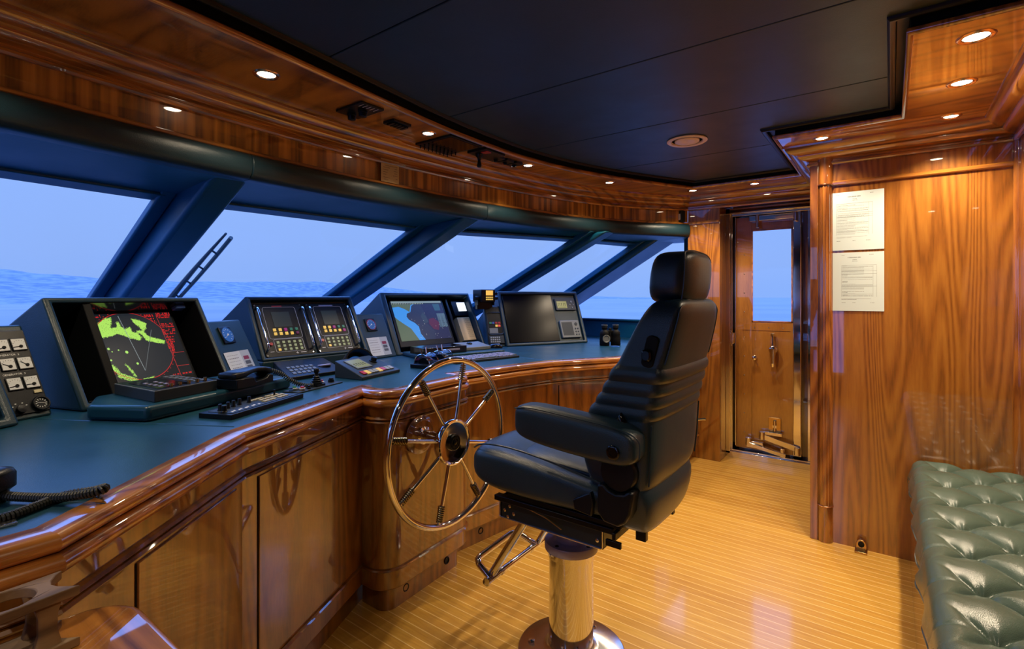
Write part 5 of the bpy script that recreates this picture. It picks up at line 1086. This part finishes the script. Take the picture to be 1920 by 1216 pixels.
# handset cord, handset and plate at the near end
m_ = coil([(-1.300, 0.190, 0.912), (-1.281, 0.202, 0.907), (-1.205, 0.250, 0.908), (-1.160, 0.290, 0.915), (-1.165, 0.306, 0.917), (-1.205, 0.298, 0.905), (-1.225, 0.262, 0.903), (-1.195, 0.205, 0.903), (-1.182, 0.165, 0.903), (-1.185, 0.05, 0.903), (-1.24, -0.05, 0.903)], 0.0062, 0.0026, 0.0054, 8)
tag(obj('coiled_cord', m_, 'rubber'), 'thick dark coiled handset cord looping over the near worktop edge', 'cord')
hs = thing('microphone', (-1.325, 0.165, ZT), R(40), 'black hand microphone at the left edge by the coiled cord', 'microphone')
m_ = MB(); m_.loft([[(a, b, z) for a, b in rrect(0, 0, 0.048 * k, 0.034 * k, 3.5, 28)] for z, k in ((0.0, .7), (.006, .85), (.018, .8), (.026, 1), (.050, 1.0), (.058, .9), (.062, .6))]); obj('body', m_, 'black_plastic', hs, angle=50)
m_ = MB()
for k in range(5): m_.box(-.02, .02, -.016 + .007 * k, -.013 + .007 * k, .062, .0635)
obj('grille', m_, 'dark_metal', hs)
m_ = MB(); m_.prism([(a - .0, b - .0) for a, b in roundpoly(.10, .030, .003)], 0, .004); o = obj('metal_plate', m_, 'chrome_soft', bevel=.0008); o.location = (-1.158, 0.088, ZT); o.rotation_euler = (0, 0, R(88)); tag(o, 'small polished metal plate on the near worktop edge below the cord', 'plate')

# ================================================================== HELM CHAIR (built in place, parts parented to its base)
ch = thing('helm_chair', (-0.921, 1.595, 0), 0, 'dark leather helm chair with headrest on a polished pedestal', 'chair')
CH = T(0.921, -1.595, 0)
def cobj(name, m_, mat, **k): m_.v = [tuple(CH @ Vector(v)) for v in m_.v]; return obj(name, m_, mat, ch, **k)
PC = T(-0.921, 1.595, 0)
m_ = MB(PC); m_.lathe([(0.190, 0.0), (0.190, 0.010), (0.186, 0.013), (0.100, 0.016), (0.100, 0.022), (0.088, 0.024), (0.081, 0.03)], 72); fl_ = cobj('base_flange', m_, 'turned_steel', angle=40)
m_ = MB(PC); m_.lathe([(0.0795, 0.02), (0.0795, 0.345)], 64); m_.lathe([(0.083, 0.345), (0.0835, 0.352), (0.0835, 0.372)], 64); cobj('pedestal_column', m_, 'chrome')
for k in range(6):
    a = R(60 * k + 25); m_ = MB(CH @ PC); m_.lathe([(.013, .013), (.013, .017), (.010, .020), (0, .021)], 6, T(.145 * math.cos(a), .145 * math.sin(a), 0)); obj('bolt', m_, 'chrome', fl_)
m_ = MB(PC); m_.lathe([(0.0845, 0.370), (0.0945, 0.372), (0.0955, 0.396), (0.0935, 0.400), (0.060, 0.400), (0.055, 0.404), (0.052, 0.492)], 64); cl_ = cobj('swivel_collar', m_, 'steel_violet', angle=40)
for k in range(4):
    a = R(90 * k - 100); m_ = MB(CH @ PC); m_.cyl(.007, .4, .4015, 16, T(.077 * math.cos(a), .077 * math.sin(a), 0)); obj('screw_hole', m_, 'black_matte', cl_)
# mechanism
m_ = MB()
for y in (1.42, 1.765):
    yy = (y, y + 0.006) if y < 1.5 else (y + 0.006, y + 0.012)
    m_.box(-1.108, -0.708, yy[0], yy[1], 0.494, 0.570)
    m_.box(-1.108, -0.708, y - 0.006 if y > 1.5 else y, y + 0.020, 0.494, 0.499)
m_.box(-1.108, -1.100, 1.42, 1.775, 0.494, 0.570); m_.box(-0.716, -0.708, 1.42, 1.775, 0.494, 0.570); m_.box(-1.10, -0.71, 1.43, 1.77, 0.500, 0.508)
fr_ = cobj('seat_frame', m_, 'channel_blue', bevel=0.0015)
m_ = MB(); m_.tube([(-1.107, 1.418, 0.568), (-1.107, 1.418, 0.500), (-1.103, 1.418, 0.496), (-0.714, 1.418, 0.496), (-0.709, 1.418, 0.500), (-0.709, 1.418, 0.560)], 0.0028, 8); m_.v = [tuple(CH @ Vector(v)) for v in m_.v]; obj('bright_edge', m_, 'chrome_soft', fr_)
m_ = MB()
for x, z in ((-1.083, .525), (-1.062, .543), (-1.045, .520), (-1.07, .505), (-0.725, .52)): m_.lathe([(.006, 0), (.006, .006), (0, .008)], 8, T(x, 1.42, z) @ RX(R(90)))
m_.v = [tuple(CH @ Vector(v)) for v in m_.v]; obj('bolt', m_, 'chrome', fr_)
m_ = MB()
for y in (1.395, 1.775): m_.box(-1.115, -0.665, y, y + 0.028, 0.560, 0.578); m_.box(-1.06, -0.64, y + 0.004, y + 0.024, 0.580, 0.596)
m_.box(-0.66, -0.648, 1.38, 1.80, 0.552, 0.575); m_.box(-0.70, -0.65, 1.42, 1.43, 0.51, 0.53)
cobj('slide_rail', m_, 'dark_metal', bevel=0.002)
m_ = MB(); m_.tube([(-0.98, 1.405, 0.560), (-0.90, 1.395, 0.552), (-0.84, 1.395, 0.530)], 0.003, 6); cobj('release_wire', m_, 'chrome_soft')
# footrest
m_ = MB(); m_.tube([(-1.012, 1.440, 0.500), (-1.178, 1.435, 0.236)], 0.0145, 20); ft_ = cobj('footrest', m_, 'chrome')
m_ = MB(); loop_ = spline([(-1.150, 1.455, 0.262), (-1.175, 1.425, 0.275), (-1.215, 1.425, 0.300), (-1.232, 1.450, 0.306), (-1.228, 1.55, 0.315), (-1.215, 1.640, 0.325), (-1.195, 1.668, 0.318), (-1.165, 1.70, 0.295), (-1.150, 1.735, 0.275), (-1.148, 1.70, 0.272), (-1.149, 1.60, 0.268)], 5)
m_.tube(spline([(-1.152, 1.40, 0.258), (-1.150, 1.55, 0.264), (-1.148, 1.79, 0.272)], 3), 0.0115, 16); m_.tube([(-1.155, 1.42, 0.262), (-1.205, 1.420, 0.294)], 0.0115, 16); m_.tube([(-1.205, 1.420, 0.294), (-1.222, 1.432, 0.303), (-1.226, 1.450, 0.306), (-1.222, 1.630, 0.322), (-1.215, 1.650, 0.322), (-1.203, 1.662, 0.318), (-1.150, 1.705, 0.272)], 0.0115, 16)
m_.tube([(-1.150, 1.72, 0.272), (-1.012, 1.72, 0.500)], 0.0115, 16)
m_.v = [tuple(CH @ Vector(v)) for v in m_.v]; obj('foot_bar', m_, 'chrome', ft_)
m_ = MB(); m_.cyl(0.0150, -0.006, 0.010, 20, T(-1.178, 1.435, 0.236) @ RY(R(-148))); m_.tube([(-1.150, 1.662, 0.268), (-1.1495, 1.675, 0.2685)], 0.0135, 16); m_.tube([(-1.1502, 1.475, 0.2615), (-1.150, 1.487, 0.262)], 0.0135, 16); m_.v = [tuple(CH @ Vector(v)) for v in m_.v]; obj('end_cap', m_, 'chrome_soft', ft_)
# seat: sections across the chair, front to back
def seat_ring(x, zb, zt, hw, dip, bulge=0.0, n=44):
    out = []; yc = 1.600
    for i in range(n):
        a = 2 * PI * i / n; c, s_ = math.cos(a), math.sin(a); yy = math.copysign(abs(c) ** (2 / 5.0), c); zz = math.copysign(abs(s_) ** (2 / 4.0), s_)
        z = (zb + zt) / 2 + zz * (zt - zb) / 2
        if zz > 0: z -= dip * (1 - abs(yy) ** 2.6) * zz
        out.append((x - bulge * (1 - yy * yy), yc + yy * hw, z))
    return out
st = [(-1.196, 0.672, 0.706, 0.205, 0, 0.030), (-1.192, 0.640, 0.728, 0.232, 0, 0.036), (-1.165, 0.612, 0.748, 0.243, 0.004, 0.038), (-1.12, 0.596, 0.758, 0.246, 0.016, 0.03), (-1.06, 0.590, 0.760, 0.246, 0.030, 0.01),
      (-0.98, 0.588, 0.757, 0.245, 0.040, 0), (-0.90, 0.590, 0.748, 0.243, 0.044, 0), (-0.82, 0.594, 0.736, 0.241, 0.044, 0), (-0.74, 0.598, 0.722, 0.238, 0.036, 0), (-0.67, 0.602, 0.708, 0.232, 0.024, 0), (-0.625, 0.615, 0.69, 0.22, 0.01, 0), (-0.612, 0.64, 0.67, 0.20, 0, 0)]
m_ = MB(); m_.loft([seat_ring(*s_) for s_ in st]); cobj('seat_cushion', m_, 'chair_leather', sub=1, angle=80)
m_ = MB(); rings = []
for x, zt, k in ((-1.085, .705, .7), (-1.07, .722, .95), (-1.04, .733, 1), (-0.95, .735, 1), (-0.85, .728, 1), (-0.75, .722, 1), (-0.66, .715, .97)):
    rings.append([(x, 1.60 + a, zt - 0.018 + b) for a, b in rrect(0, 0, 0.165 * k, 0.020, 3.2, 36)])
m_.loft(rings); cobj('seat_pad', m_, 'chair_leather', sub=1, angle=80)
for dy in (-0.240, 0.240):
    m_ = MB(); m_.tube(spline([(-1.205, 1.60 + dy * .86, .728), (-1.15, 1.60 + dy * .93, .753), (-1.04, 1.60 + dy * .95, .761), (-0.90, 1.60 + dy * .95, .7495), (-0.76, 1.60 + dy * .94, .727), (-0.66, 1.60 + dy * .92, .706)], 5), 0.0030, 6); cobj('seat_piping', m_, 'chair_leather')
# backrest: rings up the height, quilted roll in the middle
def lerpk(tab, z): return [float(np.interp(z, [r[0] for r in tab], [r[k] for r in tab])) for k in range(1, len(tab[0]))]
BK = [  # z, x front, x rear, half width, centre y
    (0.560, -0.640, -0.582, 0.150, 1.60), (0.585, -0.680, -0.566, 0.185, 1.60), (0.640, -0.720, -0.552, 0.205, 1.60), (0.695, -0.748, -0.548, 0.214, 1.60), (0.712, -0.752, -0.566, 0.208, 1.60), (0.724, -0.758, -0.546, 0.216, 1.602), (0.80, -0.785, -0.540, 0.222, 1.606), (0.86, -0.782, -0.538, 0.226, 1.608),
    (0.905, -0.768, -0.536, 0.228, 1.610), (0.913, -0.756, -0.540, 0.225, 1.61), (0.921, -0.756, -0.530, 0.231, 1.61), (0.940, -0.746, -0.528, 0.231, 1.61), (0.948, -0.732, -0.533, 0.225, 1.61), (0.956, -0.732, -0.522, 0.231, 1.61), (0.976, -0.722, -0.520, 0.231, 1.61), (0.984, -0.708, -0.525, 0.225, 1.61), (0.992, -0.710, -0.513, 0.231, 1.61), (1.014, -0.700, -0.511, 0.231, 1.61), (1.022, -0.686, -0.516, 0.225, 1.61),
    (1.030, -0.688, -0.502, 0.231, 1.608), (1.056, -0.676, -0.498, 0.230, 1.607), (1.066, -0.664, -0.508, 0.222, 1.605), (1.074, -0.656, -0.500, 0.218, 1.603), (1.12, -0.634, -0.487, 0.213, 1.60), (1.17, -0.608, -0.474, 0.207, 1.597), (1.21, -0.586, -0.464, 0.199, 1.592), (1.24, -0.566, -0.460, 0.187, 1.588), (1.258, -0.548, -0.466, 0.168, 1.585), (1.267, -0.53, -0.482, 0.135, 1.585)]
rings = []
for z, xf, xr, hw, yc in BK:
    ring = []
    for a, b in rrect(0, 0, 1, 1, 8.0, 64):
        x = (xf + xr) / 2 + a * (xr - xf) / 2; y = yc + b * hw
        if a > 0: x += 0.010 * (1 - b * b) * min(1, a * 1.3)     # crowned back panel
        ring.append((x, y, z))
    rings.append(ring)
m_ = MB(); m_.loft(rings); cobj('backrest', m_, 'chair_leather', sub=1, angle=80)
m_ = MB(); pz = [z for z, *_ in BK if 1.08 < z < 1.25]
def edgept(z, sy, off=0.0): xf, xr, hw, yc = lerpk(BK, z); return (xr - 0.006 + off, yc + sy * hw * 0.965, z)
m_.tube(spline([edgept(z, -1) for z in (1.08, 1.12, 1.17, 1.21, 1.235)] + [(-0.470, 1.592 - 0.12, 1.258), (-0.468, 1.592, 1.264), (-0.470, 1.592 + 0.12, 1.258)] + [edgept(z, 1) for z in (1.235, 1.21, 1.17, 1.12, 1.08)], 4), 0.0028, 6); cobj('back_piping', m_, 'chair_leather')
for za in (0.60, 0.83):
    zs = np.linspace(za, za + (0.09 if za < .7 else .07), 5)
m_ = MB(); m_.tube(spline([edgept(z, -1) for z in (0.73, 0.80, 0.86, 0.905)], 3), 0.0026, 6); cobj('lower_piping', m_, 'chair_leather'); m_ = MB(); m_.tube(spline([edgept(z, 1) for z in (0.73, 0.80, 0.86, 0.905)], 3), 0.0026, 6); cobj('lower_piping', m_, 'chair_leather')
# headrest
rings = []
for z, k, kx in ((1.250, .55, .55), (1.256, .80, .80), (1.268, .93, .93), (1.295, 1.0, 1.0), (1.340, 1.0, 1.0), (1.372, .97, .95), (1.392, .88, .84), (1.402, .70, .66), (1.406, .4, .4)):
    cx_ = -0.520 + (z - 1.33) * 0.10; rings.append([(cx_ + a + (0.010 * (1 - (b / .14) ** 2) if a > 0 else 0), 1.575 + b, z) for a, b in rrect(0, 0, 0.063 * kx, 0.140 * k, 4.0, 44)])
m_ = MB(); m_.loft(rings); hr_ = cobj('headrest', m_, 'chair_leather', sub=1, angle=80)
m_ = MB(); m_.tube(spline([(-0.474, 1.441, 1.262), (-0.468, 1.439, 1.30), (-0.465, 1.439, 1.345), (-0.467, 1.445, 1.380), (-0.470, 1.470, 1.400), (-0.472, 1.575, 1.407), (-0.470, 1.680, 1.400), (-0.467, 1.705, 1.380)], 5), 0.0022, 6); m_.v = [tuple(CH @ Vector(v)) for v in m_.v]; obj('headrest_piping', m_, 'chair_leather', hr_)
m_ = MB()
for y in (1.53, 1.62): m_.cyl(0.008, 1.235, 1.27, 12, T(-0.52, y, 0))
cobj('headrest_stem', m_, 'chrome')
# armrest
rings = []
for x, zb, zt, k in ((-0.968, .858, .905, .55), (-0.964, .840, .918, .85), (-0.950, .825, .928, 1), (-0.90, .812, .930, 1), (-0.80, .802, .925, 1), (-0.70, .796, .918, 1), (-0.62, .794, .912, 1), (-0.590, .797, .903, .98), (-0.566, .808, .888, .92), (-0.556, .825, .870, .7)):
    rings.append([(x, 1.352 + a, (zb + zt) / 2 + b) for a, b in rrect(0, 0, 0.050 * k, (zt - zb) / 2, 4.2, 32)])
m_ = MB(); m_.loft(rings); ar_ = cobj('armrest', m_, 'chair_leather', sub=1, angle=80)
m_ = MB(); m_.tube(spline([(-0.962, 1.309, .915), (-0.90, 1.304, .924), (-0.80, 1.303, .919), (-0.70, 1.303, .912), (-0.62, 1.303, .906), (-0.57, 1.304, .895), (-0.545, 1.308, .875), (-0.545, 1.310, .83)], 4), .0022, 6); m_.v = [tuple(CH @ Vector(v)) for v in m_.v]; obj('arm_piping', m_, 'chair_leather', ar_)
m_ = MB(); m_.lathe([(0.020, 0.001), (0.017, 0.003), (0.011, 0.003), (0.009, -0.004), (0, -0.004)], 28, CH @ T(-0.618, 1.300, 0.838) @ RX(R(90))); obj('pivot_cap', m_, 'black_gloss', ar_)
m_ = MB(); m_.lathe([(0.030, -0.05), (0.030, 0.0)], 24, T(-0.625, 1.40, 0.830) @ RX(R(-90))); cobj('arm_pivot', m_, 'black_plastic')
m_ = MB(); m_.lathe([(0.054, -0.035), (0.055, 0.0), (0.051, 0.006), (0.042, 0.007), (0, 0.007)], 44, T(-0.632, 1.362, 0.762) @ RX(R(90))); cobj('recliner_disc', m_, 'black_plastic', angle=40)
m_ = MB(); m_.prism([(-0.690, 0.720), (-0.672, 0.726), (-0.655, 0.712), (-0.632, 0.705), (-0.608, 0.708), (-0.590, 0.722), (-0.578, 0.715), (-0.588, 0.655), (-0.602, 0.628), (-0.625, 0.612), (-0.670, 0.616), (-0.690, 0.640)], -1.40, -1.345, RX(R(90))); cobj('hinge_cover', m_, 'black_plastic', bevel=0.006, seg=3)
m_ = MB(); m_.prism([(-0.775, 0.655), (-0.715, 0.690), (-0.705, 0.660), (-0.712, 0.618), (-0.770, 0.625)], -1.375, -1.350, RX(R(90))); cobj('side_cover', m_, 'black_plastic', bevel=0.004)
m_ = MB(); m_.prism(roundpoly(0.036, 0.092, 0.014, 6), -0.010, 0.006, T(-0.573, 1.3860, 1.075) @ RY(R(14)) @ RX(R(90))); k_ = cobj('lumbar_recess', m_, 'black_matte', bevel=.002)
m_ = MB(); m_.loft([[(a, b, z) for a, b in rrect(0, 0, 0.014 * k, 0.018 * k, 3, 20)] for z, k in ((0.0, 1), (.012, .95), (.016, .7))], T(-0.550, 1.380, 1.105) @ RX(R(90))); cobj('lumbar_knob', m_, 'black_gloss')
m_ = MB(); m_.loft([[(a, b, z) for a, b in ((-.016 * k, -.012 * k), (.018 * k, -.016 * k), (.016 * k, 0.004), (0, .028 * k), (-.012 * k, .012 * k))] for z, k in ((0.0, 1.1), (.010, .9), (.014, .5))], T(-0.628, 1.378, 0.905) @ RX(R(90))); cobj('tilt_knob', m_, 'black_gloss', bevel=.002)
m_ = MB(); m_.tube([(-0.56, 1.82, 0.835), (-0.53, 1.838, 0.84), (-0.522, 1.842, 0.84)], .004, 8); cobj('rear_lever', m_, 'chrome_soft')
m_ = MB()
for x, y in ((-0.60, 1.46), (-0.60, 1.70)):
    m_ = MB(); m_.box(x - .02, x + .012, y, y + .02, .535, .575); cobj('bracket', m_, 'dark_metal', bevel=.002)

# ================================================================== TUFTED SETTEE
se = thing('settee', (0.26, 2.1, 0), 0, 'green buttoned leather settee with wooden base along the right wall', 'settee')
x0, x1, y0, y1 = 0.078, 0.462, 1.00, 3.085
nx, ny = 150, 460
S_, T2 = np.meshgrid(np.linspace(0, 1, nx), np.linspace(0, 1, ny))
X = x0 + (x1 - x0) * S_; Y = y0 + (y1 - y0) * T2
a = (X - .195) / .110; b = (Y - 2.275) / .116
p1 = np.abs(np.sin(PI * (a + b) / 2)); p2 = np.abs(np.sin(PI * (a - b) / 2))
on = 1 / (1 + np.exp(-(X - 0.145) / 0.014))           # the tufting stops before the rolled edge
puff = (1 - np.exp(-p1 * 3.6)) * (1 - np.exp(-p2 * 3.6)); body_ = (p1 * p2) ** 0.5
da = (np.round((a + b) / 2)); db = (np.round((a - b) / 2)); bx_ = (da + db) * .110 + .195; by_ = (da - db) * .116 + 2.275
rr = np.hypot(X - bx_, Y - by_); pit = np.exp(-(rr / 0.020) ** 2); fold = np.exp(-(rr / 0.055) ** 2) * np.sin(np.arctan2(Y - by_, X - bx_) * 9 + X * 40) * 0.0020
Z = 0.478 + 0.024 * body_ + 0.014 * puff - 0.016 * pit + fold
Zl = 0.512 + 0.004 * np.cos(2 * PI * (Y - 2.275 + .116) / .232)
edge = np.clip((X - x0) / 0.060, 0, 1); far = np.clip((y1 - Y) / 0.05, 0, 1)
Z = Z * on + (Zl) * (1 - on)
Z = Z - 0.050 * (1 - np.sqrt(1 - (1 - edge) ** 2)) - 0.045 * (1 - np.sqrt(1 - (1 - far) ** 2))
pl = np.exp(-((((Y - 2.275) / .232 + .5) % 1 - .5) / .035) ** 2) * (1 - on); Z -= 0.004 * pl       # pleats running over the edge
vs = np.stack([X - .26, Y - 2.1, Z], -1).reshape(-1, 3).tolist(); fs = [(j * nx + i, j * nx + i + 1, (j + 1) * nx + i + 1, (j + 1) * nx + i) for j in range(ny - 1) for i in range(nx - 1)]
m_ = MB(); m_.v = [tuple(v) for v in vs]; m_.f = fs
k0 = len(m_.v)            # front roll and wavy hem below the edge
wav = lambda y: 0.006 * math.sin(y * 27) + 0.010 * max(0, math.sin(y * 13 + 1)) ** 6
drop = [(0.000, 0.0), (-0.006, -0.018), (-0.008, -0.040), (-0.005, -0.058)]
for j in range(ny):
    y = y0 + (y1 - y0) * j / (ny - 1); z_ = Z[j, 0]
    for dx_, dz_ in drop[1:]: m_.v.append((x0 - .26 + dx_ - wav(y) * (dz_ < -.03), y - 2.1, z_ + dz_ + wav(y * 1.3) * (dz_ < -.05)))
for j in range(ny - 1):
    r0 = [j * nx] + [k0 + j * 3 + i for i in range(3)]; r1 = [(j + 1) * nx] + [k0 + (j + 1) * 3 + i for i in range(3)]
    m_.f += [(r0[i], r1[i], r1[i + 1], r0[i + 1]) for i in range(3)]
obj('cushion', m_, 'sofa_leather', se, angle=180)
for i in range(-1, 12):
    for j in range(-12, 12):
        bx0, by0 = (i) * .110 + .195, (j) * .116 + 2.275
        if (i + j) % 2 or not (0.15 < bx0 < 0.45 and 1.2 < by0 < 3.08): continue
        m_ = MB(); m_.lathe([(.0085, -.004), (.008, .002), (.004, .0045), (0, .005)], 14, T(bx0 - .26, by0 - 2.1, .4635)); obj('button', m_, 'sofa_leather', se)
m_ = MB(); m_.tube(spline([(x0 - .26 - .006 - wav(y), y - 2.1, 0.407 + wav(y * 1.3)) for y in np.linspace(1.05, 3.07, 70)], 3), .0032, 6); obj('hem_cord', m_, 'sofa_leather', se)
m_ = MB(); m_.box(-0.186, 0.185, -1.08, 0.975, 0.0, 0.43); obj('base', m_, 'teak_panel', se, bevel=0.004)
m_ = MB()
for y in (-.45, -.2, .12, .42, .62, .8): m_.lathe([(.004, 0), (.004, .002), (0, .004)], 10, T(-0.187, y, .40) @ RY(R(-90)))
obj('tack', m_, 'chrome', se)

# ================================================================== SIDE TABLE AND CUP HOLDER
tb = thing('side_table', (-0.75, -0.05, 0), 0, 'low varnished side table with rounded corner against the console, lower left', 'table')
o_ = [(-0.28, -0.50), (0.18, -0.50), (0.18, 0.352)] + [(-0.28 + .075 + .075 * math.cos(R(90 + 15 * k)), 0.352 - .075 + .075 * math.sin(R(90 + 15 * k))) for k in range(7)]
m_ = MB(); m_.prism(o_, 0.737, 0.775); obj('top', m_, 'teak_along_x', tb, bevel=0.012, seg=4)
m_ = MB(); m_.prism([(x * .72 - .01, y * .72 - .02) for x, y in o_], 0.06, 0.737); obj('pedestal', m_, 'teak_cabinet', tb, bevel=0.004)
m_ = MB(); m_.prism([(x * .66 - .01, y * .66 - .02) for x, y in o_], 0.0, 0.06); obj('plinth', m_, 'teak_dark', tb)
cu = thing('cup_holder', (-0.955, 0.130, 0.775), R(4), 'small raw-teak cup holder with round hole, standing on the side table', 'cup holder')
def fish(hole):
    hw, L_ = 0.036, 0.083; out = []
    for sg in (1, -1):
        e_ = [(-hw, L_), (-hw * .72, L_ - .010), (-hw * .35, L_ - .019), (0, L_ - .022), (hw * .35, L_ - .019), (hw * .72, L_ - .010), (hw, L_)]
        out += [(sg * a, sg * b) for a, b in (e_ if sg == 1 else e_)]
    return out
ol = fish(0); ho = [(0.030 * math.cos(-2 * PI * k / 32), 0.014 + 0.030 * math.sin(-2 * PI * k / 32)) for k in range(32)]
tr_ = tessellate_polygon([[Vector((*p, 0)) for p in ol], [Vector((*p, 0)) for p in ho]]); al = ol + ho; n_ = len(al); no = len(ol)
vs = [(x, y, .072) for x, y in al] + [(x, y, .086) for x, y in al]; fs = [tuple(t) for t in tr_] + [tuple(i + n_ for i in t) for t in tr_] + [(i, (i + 1) % no, n_ + (i + 1) % no, n_ + i) for i in range(no)] + [(no + i, no + (i + 1) % 32, n_ + no + (i + 1) % 32, n_ + no + i) for i in range(32)]
m_ = MB(); m_.add(vs, fs); obj('top_plate', m_, 'teak_raw', cu, bevel=0.0015)
m_ = MB(); m_.prism(ol, 0.0, 0.013); obj('bottom_plate', m_, 'teak_raw', cu, bevel=0.0015)
for x, y in ((0.024, 0.050), (-0.024, 0.050), (0.024, -0.050), (-0.024, -0.050)):
    m_ = MB(); m_.loft([[(x + a, y + b, z) for a, b in rrect(0, 0, 0.006 * k, 0.012 * k, 5, 16)] for z, k in ((.013, 1.25), (.032, .9), (.055, .9), (.072, 1.25))]); obj('post', m_, 'teak_raw', cu)
